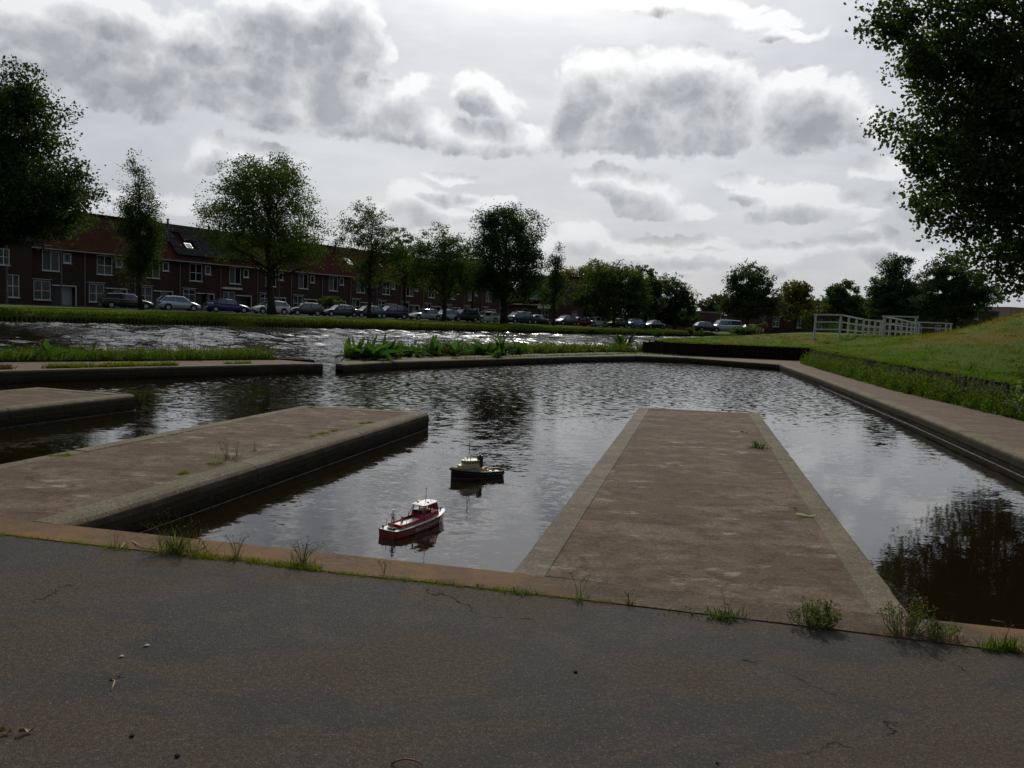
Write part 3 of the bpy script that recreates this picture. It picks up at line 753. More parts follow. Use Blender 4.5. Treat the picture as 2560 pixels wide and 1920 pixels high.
# ================================================================== BUILDINGS ON THE FAR SIDE
RO = Vector((-43.3, 78.55, .5)); RANG = math.atan2(57.6, 37.5)     # terrace row: origin & heading
RE = Vector((math.cos(RANG), math.sin(RANG), 0)); HW = 5.27
def wall_grid(mb, w_, h, holes, dep=.14, y=0.0):
    xs = sorted({0, w_, *[q for h_ in holes for q in h_[:2]]}); zs = sorted({0, h, *[q for h_ in holes for q in h_[2:4]]})
    for i in range(len(xs)-1):
        for j in range(len(zs)-1):
            cx, cz = (xs[i]+xs[i+1])/2, (zs[j]+zs[j+1])/2
            if any(a < cx < b and c < cz < d for a, b, c, d in holes): continue
            mb.quad((xs[i], y, zs[j]), (xs[i+1], y, zs[j]), (xs[i+1], y, zs[j+1]), (xs[i], y, zs[j+1]))
    for a, b, c, d in holes:
        mb.quad((a, y, c), (a, y, d), (a, y+dep, d), (a, y+dep, c)); mb.quad((b, y, c), (b, y+dep, c), (b, y+dep, d), (b, y, d))
        mb.quad((a, y, d), (b, y, d), (b, y+dep, d), (a, y+dep, d)); mb.quad((a, y, c), (a, y+dep, c), (b, y+dep, c), (b, y, c))
def window(parent, a, b, c, d, y=.06, mull=(.5,), rail=(), curtain=None, ft=.075, sill=True, m=None):
    f = MB(); f.box(a, a+ft, y-.03, y+.05, c, d); f.box(b-ft, b, y-.03, y+.05, c, d)
    f.box(a+ft, b-ft, y-.03, y+.05, d-ft, d); f.box(a+ft, b-ft, y-.03, y+.05, c, c+ft)
    for q in mull:
        x = lerp(a, b, q); f.box(x-.035, x+.035, y-.028, y+.048, c+ft, d-ft)
    for q in rail:
        z = lerp(c, d, q); f.box(a+ft, b-ft, y-.022, y+.04, z-.03, z+.03)
    fo = f.build('window', m or M_WHITE, parent)
    MB().quad((a+ft, y+.02, c+ft), (b-ft, y+.02, c+ft), (b-ft, y+.02, d-ft), (a+ft, y+.02, d-ft)).build('pane', M_GLASSD, fo)
    if curtain:
        for (u0, u1, v0, v1) in curtain:
            MB().quad((lerp(a+ft, b-ft, u0), y+.015, lerp(c+ft, d-ft, v0)), (lerp(a+ft, b-ft, u1), y+.015, lerp(c+ft, d-ft, v0)), (lerp(a+ft, b-ft, u1), y+.015, lerp(c+ft, d-ft, v1)), (lerp(a+ft, b-ft, u0), y+.015, lerp(c+ft, d-ft, v1))).build('curtain', M_CURT, fo)
    if sill: MB().box(a-.06, b+.06, y-.14, y-.035, c-.07, c-.003).build('sill', M_WHITE, fo)
    return fo
def house(k, label, opt):
    r = random.Random(100+k); o = RO+RE*(HW*k)
    t = thing('brick_house', label, 'house', o, RANG, 'terraced brick houses across the water')
    Hh = 5.62; w_ = HW
    up1 = (1.30, 2.92, 3.30, 5.25); up2 = (3.27, 4.05, 4.15, 5.15); lo = (.50, 2.08, .48, 2.32); po = (2.17, 4.52, 0, 2.0)
    mb = MB(); wall_grid(mb, w_, Hh, [up1, up2, lo, po], .16)
    mb.quad((w_, 0, 0), (w_, 9, 0), (w_, 9, Hh), (w_, 0, Hh)); mb.quad((0, 0, 0), (0, 0, Hh), (0, 9, Hh), (0, 9, 0)); mb.quad((0, 9, 0), (0, 9, Hh), (w_, 9, Hh), (w_, 9, 0))
    if opt.get('gable') in (0, 1):
        x = 0 if opt['gable'] == 0 else w_
        mb.quad((x, 0, Hh), (x, 9, Hh), (x, 4.5, Hh+3.9))
    # porch recess
    mb.quad((2.17, 1.1, 0), (4.52, 1.1, 0), (4.52, 1.1, 2.0), (2.17, 1.1, 2.0)); mb.quad((2.17, .16, 0), (2.17, 1.1, 0), (2.17, 1.1, 2), (2.17, .16, 2)); mb.quad((4.52, .16, 0), (4.52, .16, 2), (4.52, 1.1, 2), (4.52, 1.1, 0)); mb.quad((2.17, .16, 2), (4.52, .16, 2), (4.52, 1.1, 2), (2.17, 1.1, 2))
    mb.build('wall', M_BRICK, t)
    style = r.choice([0, 0, 1, 1, 2]) if 'style' not in opt else opt['style']
    cur = {0: [(.05, .45, 0, 1)], 1: None, 2: [(.55, .95, 0, .5)]}[style]
    window(t, *up1, mull=(.5,), rail={0: (), 1: (.48,), 2: ()}[style], curtain=cur)
    window(t, *up2, mull=(), curtain=[(0, 1, 0, 1)] if r.random() < .3 else None, ft=.12)
    window(t, *lo, mull=(.48,), rail=(.48,) if r.random() < .6 else (.7,), curtain=r.choice([None, [(0, 1, 0, .4)], [(.5, 1, .48, 1)], [(0, .46, .1, .9)]]))
    # porch frame, door leaf, side panel
    f = MB(); f.box(2.17, 2.25, -.03, .07, 1.92, 2.0); f.box(2.25, 4.44, -.03, .07, 1.90, 2.0); f.box(4.44, 4.52, -.03, .07, 0, 2.0)
    f.build('porch_frame', M_WHITE, t)
    d_ = MB().box(3.32, 4.40, .55, .60, .02, 1.88).build('door', M_DOORW if not opt.get('dark') else M_DOORG, t)
    MB().box(3.42, 3.46, .50, .55, .95, 1.1).build('handle', M_ALU, d_)
    MB().box(2.25, 3.2, .30, .36, .02, 1.88).build('panel', M_DOORG if r.random() < .75 else M_DOORW, t)
    if opt.get('awning'):
        MB().box(.2, 2.9, -.30, -.02, 2.62, 2.84).build('awning', M_WHITE, t)
    else:
        MB().box(.3, 2.15, -.12, -.002, 2.42, 2.47).build('lintel_strip', M_WHITE, t)
    # roof, ridge, gutter, pipe
    th = .16; ov = .32; sl = 3.9/4.5
    rf = MB()
    for sgn in (0, 1):
        ya, yb = (-ov, 4.5) if sgn == 0 else (9+ov, 4.5)
        za = Hh-.02-ov*sl+.12; zb = Hh+3.9+.12
        rf.quad((0, ya, za), (w_, ya, za), (w_, yb, zb), (0, yb, zb)); rf.quad((0, ya, za-.1), (w_, ya, za-.1), (w_, ya, za), (0, ya, za))
    ro = rf.build('roof', M_TILE, t)
    rc = MB()
    for i in range(13): rc.tube([(i*w_/13+.01, 4.5, Hh+4.02), ((i+1)*w_/13-.01, 4.5, Hh+4.05)], [.13, .15], 8)
    rc.build('ridge_tiles', M_TILE, ro)
    if opt.get('chim', r.random() < .6):
        x = r.uniform(.6, 4.4); ch = MB(); ch.tube([(x, 4.2, Hh+3.6), (x, 4.2, Hh+4.55)], .11, 8); ch.tube([(x, 4.2, Hh+4.56), (x, 4.2, Hh+4.68)], .18, 8); ch.build('flue', M_DARK, ro)
    MB().tube([(0, -ov-.07, Hh-.26), (w_, -ov-.07, Hh-.26)], .07, 6).build('gutter', M_PVC, t)
    MB().tube([(.06, -.07, 0), (.06, -.07, Hh-.55), (.06, -ov, Hh-.3)], .045, 6).build('drainpipe', M_PVC, t)
    def onroof(name, x0, x1, s0, s1, lift, m, thick=.05, par=None):    # s: fraction up the front slope
        ya, yb = -ov+(4.5+ov)*s0, -ov+(4.5+ov)*s1; za, zb = Hh-.02+ya*sl+.12, Hh-.02+yb*sl+.12
        n = Vector((0, -sl, 1)).normalized(); q = [Vector((x0, ya, za)), Vector((x1, ya, za)), Vector((x1, yb, zb)), Vector((x0, yb, zb))]
        b = MB(); lo_ = [p+n*(lift-thick) for p in q]; hi = [p+n*lift for p in q]
        b.loft([lo_, hi]); return b.build(name, m, par or t)
    for (x0, x1, s0, s1) in opt.get('sky', []):
        fo = onroof('roof_window', x0, x1, s0, s1, .10, M_ALU, .12); onroof('pane', x0+.08, x1-.08, s0+.012, s1-.012, .115, M_SOLAR2, .01, fo)
    if opt.get('solar'):
        k0, k1 = opt['solar']
        for rr in range(4):
            for cc in range(k0, k1):
                if opt.get('gap') and rr in (1, 2) and cc in opt['gap'][rr]: continue
                onroof('solar_panel', cc*1.03+.04, cc*1.03+1.03, .14+rr*.215, .14+rr*.215+.205, .16, M_SOLAR, .04)
    return t
M_SOLAR2 = mat('bright_roof_glass', (.30, .32, .35), .08, spec=1.0, metal=.6)
HL = [(-1, 'first brick terraced house from the left, with curtained windows', dict(style=0, gable=0)),
 (0, 'brick terraced house between the leftmost house and the slim poplar, cross-barred upper window', dict(style=1)),
 (1, 'brick terraced house directly behind the slim poplar, plain red tiled roof', dict(style=2)),
 (2, 'brick terraced house with dark solar panels around a roof window, behind the silver hatchback', dict(style=1, solar=(0, 5), gap={1: (1, 2), 2: (1,)}, sky=[(1.9, 2.7, .37, .50)], chim=True)),
 (3, 'brick terraced house with a long white awning box behind the blue saloon', dict(style=0, awning=True, solar=(0, 4), dark=True)),
 (4, 'brick terraced house behind the trunk of the big round tree', dict(style=0)),
 (5, 'brick terraced house just right of the big round tree, behind the small black hatchback', dict(style=0, dark=True)),
 (6, 'brick terraced house with the bright green shrub in its front garden', dict(style=0, chim=True)),
 (7, 'brick terraced house with a small tilted roof window left of the airy tree', dict(style=0, sky=[(1.2, 2.1, .42, .62)])),
 (8, 'brick terraced house right of the airy tree trunk, two bright roof windows under its crown', dict(style=1, sky=[(.6, 1.3, .45, .58), (2.4, 3.1, .45, .58)])),
 (9, 'brick terraced house with a pale blind in its upper window, behind the white saloon car', dict(style=2)),
 (10, 'brick terraced house hidden in part by the trunk of the olive green tree', dict(style=1)),
 (11, 'brick terraced house with pale solar panels, behind the dark off-road car', dict(style=0, solar=(0, 5))),
 (12, 'brick terraced house left of the biggest dark tree, behind a white hatchback', dict(style=0)),
 (13, 'brick terraced house mostly hidden by the trunk of the biggest dark tree', dict(style=2)), (14, 'brick terraced house deep behind the biggest dark tree, before the low wing', dict(style=0, gable=1))]
for k, lb, op in HL: house(k, lb, op)
# end building beyond the row on the left
def block(name, label, corner, ang, L, Dp, Hh, m, roofh=0, wins=(), flat=True, ridge_along=True, cat='building', fascia=False, extra=None):
    t = thing(name, label, cat, (corner[0], corner[1], .5), ang)
    mb = MB(); holes = [w_[:4] for w_ in wins]; wall_grid(mb, L, Hh, holes, .15)
    mb.quad((L, 0, 0), (L, Dp, 0), (L, Dp, Hh), (L, 0, Hh)); mb.quad((0, 0, 0), (0, 0, Hh), (0, Dp, Hh), (0, Dp, 0)); mb.quad((0, Dp, 0), (0, Dp, Hh), (L, Dp, Hh), (L, Dp, 0))
    if roofh:
        if ridge_along: mb.quad((0, 0, Hh), (0, Dp/2, Hh+roofh), (0, Dp, Hh)); mb.quad((L, 0, Hh), (L, Dp, Hh), (L, Dp/2, Hh+roofh))
        else: mb.quad((0, 0, Hh), (L, 0, Hh), (L/2, 0, Hh+roofh)); mb.quad((0, Dp, Hh), (L/2, Dp, Hh+roofh), (L, Dp, Hh))
    else: mb.quad((0, 0, Hh), (L, 0, Hh), (L, Dp, Hh), (0, Dp, Hh))
    mb.build('wall', m, t)
    if roofh:
        rf = MB(); e = .3
        if ridge_along:
            s = roofh/(Dp/2)
            rf.loft([[(-.1, -e, Hh-e*s), (-.1, Dp/2, Hh+roofh), (-.1, Dp+e, Hh-e*s), (-.1, Dp+e, Hh-e*s+.18), (-.1, Dp/2, Hh+roofh+.2), (-.1, -e, Hh-e*s+.18)], [(L+.1, -e, Hh-e*s), (L+.1, Dp/2, Hh+roofh), (L+.1, Dp+e, Hh-e*s), (L+.1, Dp+e, Hh-e*s+.18), (L+.1, Dp/2, Hh+roofh+.2), (L+.1, -e, Hh-e*s+.18)]])
        else:
            s = roofh/(L/2)
            rf.loft([[(-e, y, Hh-e*s), (L/2, y, Hh+roofh), (L+e, y, Hh-e*s), (L+e, y, Hh-e*s+.18), (L/2, y, Hh+roofh+.2), (-e, y, Hh-e*s+.18)] for y in (-.1, Dp+.1)])
        rf.build('roof', M_TILE, t)
    else:
        MB().loft([[(-.12, -.12, Hh+.003), (L+.12, -.12, Hh+.003), (L+.12, Dp+.12, Hh+.003), (-.12, Dp+.12, Hh+.003)], [(-.12, -.12, Hh+.28), (L+.12, -.12, Hh+.28), (L+.12, Dp+.12, Hh+.28), (-.12, Dp+.12, Hh+.28)]]).build('roof_edge', M_PVC if fascia else M_DARK, t)
    for w_ in wins: window(t, *w_[:4], mull=(.5,) if w_[1]-w_[0] > .9 else (), rail=(.5,) if w_[3]-w_[2] > 1.4 else ())
    if extra: extra(t)
    return t
e0 = RO-RE*(HW+7.6); nrm_ = Vector((math.sin(RANG), -math.cos(RANG), 0))
e0 = e0+nrm_*1.0
block('brick_house', 'dark brick end house at the left edge, standing slightly forward of the row', e0, RANG, 7.5, 10, 5.9, M_BRICK, 3.9, [(5.3, 6.4, .6, 2.7), (1.2, 2.8, 3.3, 5.0), (4.6, 5.6, 3.5, 5.0)], cat='house')
# gable house at the end of the row (its gable faces the water, a lower wing to its left)
gA = D(1379, 806, 119); gB = D(1458, 806, 126)
ga = math.atan2(gB.y-gA.y, gB.x-gA.x); gl = math.hypot(gB.x-gA.x, gB.y-gA.y)
gt_ = thing('gable_house', 'tall brick gable house with steep tiled roof, right of the second slim poplar', 'house', (gA.x, gA.y, .5), ga)
hz = 7.4
mb = MB(); wall_grid(mb, gl, 2.7, [(gl*.62, gl*.80, .25, 2.3)], .15)
mb.quad((0, 0, 2.7), (gl, 0, 2.7), (gl, 0, hz), (gl*.62, 0, hz)); mb.quad((gl, 0, 0), (gl, 9, 0), (gl, 9, hz), (gl, 0, hz)); mb.quad((0, 0, 0), (0, 0, 2.7), (0, 9, 2.7), (0, 9, 0))
mb.build('wall', M_BRICK2, gt_)
window(gt_, gl*.62, gl*.80, .25, 2.3, mull=(.5,), rail=(.5,))
rf = MB().loft([[(-.3, y, 2.35), (gl*.62, y, hz), (gl+.1, y, hz), (gl+.1, y, hz+.22), (gl*.60, y, hz+.22), (-.45, y, 2.5)] for y in (-.12, 9)]).build('roof', M_TILE, gt_)
MB().quad((gl*.32, -.16, 5.0), (gl*.46, -.16, 6.0), (gl*.50, -.16, 6.0), (gl*.44, -.16, 5.0)).build('roof_window', M_SOLAR2, rf)
MB().box(gl*.93, gl*1.0, -.06, -.02, 2.35, 2.6).build('street_sign', mat('sign_blue', (.03, .05, .22), .4), gt_)
gC = D(1286, 800, 122)
gw = math.hypot(gA.x-gC.x, gA.y-gC.y)
def gx(t):
    MB().box(-.1, gw, -.35, -.13, 2.82, 2.95).build('fascia', M_WHITE, t)
    MB().box(gw*.66, gw*.99, -.6, -.36, 2.35, 2.75).build('shop_awning', M_WHITE, t)
    for x0 in (.08, .40):
        fo = MB().loft([[(gw*x0, -.1, 3.6), (gw*(x0+.22), -.1, 3.6), (gw*(x0+.22), 2.3, 3.6), (gw*x0, 2.3, 3.6)], [(gw*x0, .05, 5.2), (gw*(x0+.22), .05, 5.2), (gw*(x0+.22), 2.3, 5.2), (gw*x0, 2.3, 5.2)]]).build('dormer', M_PVC, t)
        MB().quad((gw*x0+.12, -.14, 3.75), (gw*(x0+.22)-.12, -.14, 3.75), (gw*(x0+.22)-.12, -.02, 5.05), (gw*x0+.12, -.02, 5.05)).build('pane', M_SOLAR2, fo)
block('low_brick_house', 'low brick wing with white fascia and attic dormers, behind the dark people carrier', gC, math.atan2(gA.y-gC.y, gA.x-gC.x), gw, 9, 2.8, M_BRICK2, 4.6, [(gw*.72, gw*.9, .7, 2.1), (gw*.2, gw*.34, .8, 2.2)], extra=gx, cat='house')
# distant low blocks behind the trees on the right
def far_block(label, pxa, pxb, ytop, Y0, Y1, m, wins, roofh=0, fascia=False):
    a = D(pxa, ytop, Y0); b = D(pxb, ytop, Y1); L = math.hypot(b.x-a.x, b.y-a.y)
    return block('brick_block', label, a, math.atan2(b.y-a.y, b.x-a.x), L, 10, a.z-.5-.28, m, roofh, [(L*u, L*v, z0, z1) for u, v, z0, z1 in wins], fascia=fascia)
W6 = [(.06+.16*i, .06+.16*i+.05, 1.0+2.6*j, 2.3+2.6*j) for i in range(6) for j in range(1)]
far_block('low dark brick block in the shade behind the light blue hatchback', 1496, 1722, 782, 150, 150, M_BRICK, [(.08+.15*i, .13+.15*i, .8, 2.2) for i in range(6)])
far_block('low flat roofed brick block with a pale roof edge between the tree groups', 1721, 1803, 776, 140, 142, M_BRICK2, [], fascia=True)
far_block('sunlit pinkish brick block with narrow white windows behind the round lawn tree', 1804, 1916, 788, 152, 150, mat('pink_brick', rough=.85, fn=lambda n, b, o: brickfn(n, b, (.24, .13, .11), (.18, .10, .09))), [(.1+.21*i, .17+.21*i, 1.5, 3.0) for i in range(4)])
far_block('long dark brick apartment block behind the white bridge railings', 1917, 2500, 743, 122, 138, M_BRICK, [(.03+.085*i, .055+.085*i, 1.2+2.9*j, 2.8+2.9*j) for i in range(11) for j in range(2)])
def tower(label, pxa, pxb, yt, Y, m, zt=None):
    a = D(pxa, yt, Y); b = D(pxb, yt, Y+4); L = math.hypot(b.x-a.x, b.y-a.y)
    block('apartment_tower', label, a, math.atan2(b.y-a.y, b.x-a.x), L, 18, a.z-.8, m, 0, [(L*(.12+.22*i), L*(.24+.22*i), a.z-.8-3*(j+1), a.z-.8-3*(j+1)+1.4) for i in range(4) for j in range(4)], fascia=True)
M_TOW = mat('pale_tower_brick', rough=.85, fn=varied((.36, .26, .23), (.30, .22, .20), .5, .85, 5, .01))
tower('pinkish apartment tower on the skyline at the right edge', 2524, 2570, 767, 420, M_TOW)
tower('wide grey flat roofed hall on the skyline behind the mound', 2448, 2502, 779, 380, mat('grey_cladding', (.16, .19, .20), .6))

# ================================================================== PARKED CARS
def paint(name, c, m=.35): return mat(name, c, .28, metal=m, spec=.6, coat=.8)
PNT = dict(black=paint('black_paint', (.008, .008, .009), .1), silver=paint('silver_paint', (.42, .47, .52), .6), blue=paint('blue_paint', (.012, .030, .16), .3),
 white=paint('white_paint', (.62, .63, .62), 0), navy=paint('navy_paint', (.012, .02, .055), .3), grey=paint('graphite_paint', (.05, .055, .062), .5),
 red=paint('dark_red_paint', (.10, .008, .010), .2), sky=paint('light_blue_paint', (.13, .34, .55), .3), pale=paint('pale_silver_paint', (.5, .52, .52), .4))
M_CGL = mat('car_glass', (.16, .18, .20), .06, spec=1.0, metal=.75); M_TYRE = mat('tyre_rubber', (.014, .014, .014), .85); M_RIM = mat('alloy_rim', (.42, .43, .44), .35, metal=.8)
M_HL = mat('headlight_glass', (.75, .78, .8), .08, spec=1, metal=.5); M_TL = mat('taillight_red', (.25, .008, .008), .2); M_PLATE = mat('yellow_plate', (.55, .38, .04), .5)
KIND = {  # x stations front(+) to rear: (x, hood/belt z) ; cabin: A-base, roof front, roof rear, tail base, roof height
 'hatch': dict(L=3.95, W=1.68, belt=.90, hood=.86, nose=.62, cab=(.95, .25, -1.35, -1.86), H=1.46, tail=.95),
 'saloon': dict(L=4.45, W=1.76, belt=.91, hood=.84, nose=.60, cab=(1.0, .28, -.95, -1.62), H=1.42, tail=.95),
 'coupe': dict(L=4.2, W=1.74, belt=.88, hood=.80, nose=.58, cab=(.85, .15, -.95, -1.85), H=1.36, tail=.92),
 'estate': dict(L=4.6, W=1.78, belt=.92, hood=.86, nose=.62, cab=(1.05, .4, -1.75, -2.2), H=1.46, tail=.95),
 'suv': dict(L=4.35, W=1.82, belt=1.05, hood=1.0, nose=.75, cab=(1.0, .35, -1.55, -2.0), H=1.62, tail=1.05),
 'mpv': dict(L=4.2, W=1.76, belt=1.02, hood=.98, nose=.7, cab=(1.35, .55, -1.75, -2.05), H=1.68, tail=1.05),
 'van': dict(L=4.8, W=1.86, belt=1.15, hood=1.08, nose=.8, cab=(1.55, .95, -2.2, -2.38), H=1.9, tail=1.2)}
def car(label, kind, col, px, facing, off=0.0, slot=None):
    k = KIND[kind]; L, Wd = k['L'], k['W']; c = bank_at(px, off); ang = math.atan2(CD.y, CD.x)+(0 if facing > 0 else math.pi)+random.uniform(-.02, .02)
    t = thing('parked_car', label, 'car', (c.x, c.y, .505), ang, 'cars parked across the water'); P = PNT[col]
    h = Wd/2; f = L/2
    A, RF, RR, TB = k['cab']
    st = [(f, k['nose']-.16, .80, .30), (f-.06, k['nose'], .90, .22), (f-.35, k['nose']+.10, .985, .18), (A+.35, k['hood']+.0, 1.0, .18), (A, k['hood']+.05, 1.0, .18), (0, k['belt'], 1.0, .18), (TB+.1, k['belt']+.04, 1.0, .19), (TB-.02, k['tail'], .985, .22), (-f+.10, k['tail']-.02, .95, .26), (-f, k['tail']-.16, .88, .34)]
    st = [s for i, s in enumerate(st) if i == 0 or s[0] < st[i-1][0]-.005]
    rings = []
    for x, z, wf, zb in st:
        hw = h*wf; rings.append([(x, -hw*.93, zb), (x, -hw, zb+.14), (x, -hw, z-.24), (x, -hw*.965, z-.07), (x, -hw*.80, z), (x, hw*.80, z), (x, hw*.965, z-.07), (x, hw, z-.24), (x, hw, zb+.14), (x, hw*.93, zb)])
    bo = MB().loft(rings); bo.f = [q[::-1] for q in bo.f]; bd = bo.build('body', P, t, smooth=True)
    md = bd.data
    # cabin glass
    H = k['H']; bz = lambda x: k['belt']-.06
    gs = [(A, k['hood']+.0, .86, 0), (RF, H-.05, .70, 1), ((RF+RR)/2, H-.015, .70, 1), (RR, H-.07, .69, 1), (TB, k['tail']-.02, .84, 0)]
    rings = []
    for x, z, wf, top in gs:
        b_ = k['belt']-.05 if top else z-.05; wl = .86
        rings.append([(x, -h*wl, b_), (x, -h*(wf if top else wl*.99), z-(.04 if top else 0)), (x, -h*(wf-.12), z), (x, h*(wf-.12), z), (x, h*(wf if top else wl*.99), z-(.04 if top else 0)), (x, h*wl, b_)])
    g_ = MB().loft(rings); g_.f = [q[::-1] for q in g_.f]; g_.build('windows', M_CGL, t)
    # painted roof and pillars
    r_ = MB(); rr = [(RF+.04, H-.055, .70), ((RF+RR)/2, H-.012, .70), (RR-.03, H-.07, .69)]
    r_.loft([[(x, -h*(wf+.012), z-.055), (x, -h*(wf-.10), z+.022), (x, 0, z+.034), (x, h*(wf-.10), z+.022), (x, h*(wf+.012), z-.055)] for x, z, wf in rr], closed=True)
    for s in (-1, 1):
        r_.tube([(A+.02, s*h*.875, k['hood']-.0), (RF+.02, s*h*.705, H-.06)], .035, 5)
        xm = lerp(RF, RR, .47); r_.tube([(xm, s*h*.875, k['belt']-.02), (xm, s*h*.715, H-.07)], .035, 5)
        r_.tube([(TB+.02, s*h*.86, k['tail']), (RR-.02, s*h*.70, H-.08)], .05, 5)
    r_.build('roof', P, t)
    for s in (-1, 1):
        for x in (f-.78, -f+.78):
            ty = MB().tube([(x, s*(h-.20), .31), (x, s*(h+.012), .31)], .31, 16).build('tyre', M_TYRE, t)
            MB().tube([(x, s*(h+.002), .31), (x, s*(h+.02), .31)], [.20, .185], 12).build('rim', M_RIM, ty)
            MB().tube([(x, s*(h-.05), .36), (x, s*(h+.004), .36)], .365, 16).build('wheel_arch', M_DARK, t)
        MB().loft([[(f-.30, s*h*.72, k['nose']+.02), (f-.30, s*h*.97, k['nose']+.0), (f-.30, s*h*.97, k['nose']-.12), (f-.30, s*h*.72, k['nose']-.12)], [(f-.02, s*h*.60, k['nose']-.03), (f-.10, s*h*.90, k['nose']-.03), (f-.10, s*h*.90, k['nose']-.14), (f-.02, s*h*.60, k['nose']-.14)]]).build('headlight', M_HL, t)
        MB().box(-f-.012, -f+.16, min(s*h*.66, s*h*.93), max(s*h*.66, s*h*.93), k['tail']-.30, k['tail']-.10).build('taillight', M_TL, t)
        MB().box(A-.28, A-.12, min(s*h*.98, s*h*1.12), max(s*h*.98, s*h*1.12), k['belt']+.0, k['belt']+.13).build('mirror', P, t)
    MB().box(f-.02, f+.012, -.26, .26, .34, .45).build('number_plate', M_PLATE, t)
    MB().box(-f-.012, -f+.02, -.26, .26, .45, .56).build('number_plate', M_PLATE, t)
    return t
CARS = [('black estate car in shade at the far left, behind the slim poplar', 'estate', 'black', 316, 1), ('silver hatchback facing right beside the slim poplar', 'hatch', 'silver', 446, 1),
 ('bright blue saloon facing right, left of the big round tree', 'saloon', 'blue', 567, 1), ('white hatchback half hidden behind the trunk of the big round tree', 'hatch', 'white', 675, -1),
 ('black hatchback just right of the big round tree', 'hatch', 'black', 760, -1), ('graphite saloon in front of the bright green shrub', 'saloon', 'grey', 848, -1),
 ('black small hatchback behind the airy tree trunk', 'hatch', 'black', 917, -1), ('navy hatchback just right of the airy tree trunk', 'suv', 'navy', 975, -1),
 ('pale silver saloon in the middle of the gap between two trees', 'saloon', 'pale', 1061, -1), ('pale small hatchback behind the trunk of the olive green tree', 'hatch', 'pale', 1112, -1),
 ('dark off-road car with a gleaming windscreen right of the olive green tree', 'suv', 'black', 1157, -1), ('white hatchback left of the biggest dark tree', 'hatch', 'white', 1212, -1),
 ('dark people carrier just right of the biggest dark tree', 'mpv', 'navy', 1296, -1), ('black hatchback facing right, left of the second slim poplar', 'coupe', 'black', 1346, 1),
 ('dark hatchback with a dazzling windscreen in front of the gable house', 'hatch', 'grey', 1412, -1), ('dark red saloon in front of the gable house corner', 'saloon', 'red', 1452, 1),
 ('white small car under the tree group right of the gable house', 'hatch', 'white', 1488, -1), ('black coupe in deep shade left of the light blue hatchback', 'coupe', 'black', 1541, -1),
 ('light blue hatchback with a bright windscreen under the tree group', 'hatch', 'sky', 1584, -1), ('black saloon right of the light blue hatchback', 'saloon', 'black', 1632, -1)]
for q in CARS: car(*q)
for lb, kd, cl_, px, fc, Y in [('dark hatchback parked before the flat roofed block, left of the silver van', 'hatch', 'black', 1768, 1, 116), ('silver van parked before the flat roofed block', 'van', 'silver', 1813, -1, 117), ('white car behind the round lawn tree trunk', 'saloon', 'white', 1873, -1, 121)]:
    t = car(lb, kd, cl_, 1500, fc); p = D(px, 800, Y); t.location = (p.x, p.y, .5); t.rotation_euler = (0, 0, (0 if fc > 0 else math.pi)+.25)

# ================================================================== STREET LAMPS AND SIGN
M_POLE = mat('galvanised_pole', rough=.5, fn=varied((.13, .135, .135), (.09, .095, .095), 2, .5, 40, .001))
def lamp(label, px, ytop, off=-1.6, Y=None, arm=1):
    c = bank_at(px, off) if Y is None else Vector((D(px, ytop, Y).x, D(px, ytop, Y).y))
    z = D(px, ytop, c.y).z-.5
    t = thing('street_lamp', label, 'street lamp', (c.x, c.y, .5), math.atan2(CD.y, CD.x), 'street lamps along the road')
    MB().tube([(0, 0, 0), (0, 0, 1.2), (0, 0, 1.25), (0, 0, z)], [.09, .09, .06, .045], 8).build('pole', M_POLE, t)
    MB().tube([(0, 0, z-.02), (arm*.35, 0, z+.05), (arm*.8, 0, z+.05)], .03, 6).build('arm', M_POLE, t)
    MB().loft([[(arm*.75, -.09, z), (arm*.75, .09, z), (arm*.75, .09, z+.09), (arm*.75, -.09, z+.09)], [(arm*1.35, -.11, z+.02), (arm*1.35, .11, z+.02), (arm*1.35, .07, z+.10), (arm*1.35, -.07, z+.10)]]).build('lamp_head', M_PVC, t)
lamp('street lamp at the left edge, in front of the end house', 18, 596); lamp('dark lamp post between the two leftmost front windows', 154, 618, arm=-1)
lamp('street lamp right beside the trunk of the big round tree', 697, 672); lamp('bluish lamp post in front of the white shop awning', 1357, 748)
lamp('street lamp at the corner of the gable house', 1466, 745); lamp('street lamp with a parking sign behind the light blue hatchback', 1599, 747); lamp('thin street lamp in the shade right of the light blue hatchback', 1612, 757, off=-3, arm=1)
t = thing('parking_sign', 'small white sign plate on a post between the tree trunks', 'sign', (*bank_at(1536, .8), .5), math.atan2(CD.y, CD.x))
MB().tube([(0, 0, 0), (0, 0, 2.35)], .03, 6).build('post', M_POLE, t); MB().box(-.2, .2, -.05, -.034, 1.6, 2.3).build('sign_plate', M_WHITE, t)

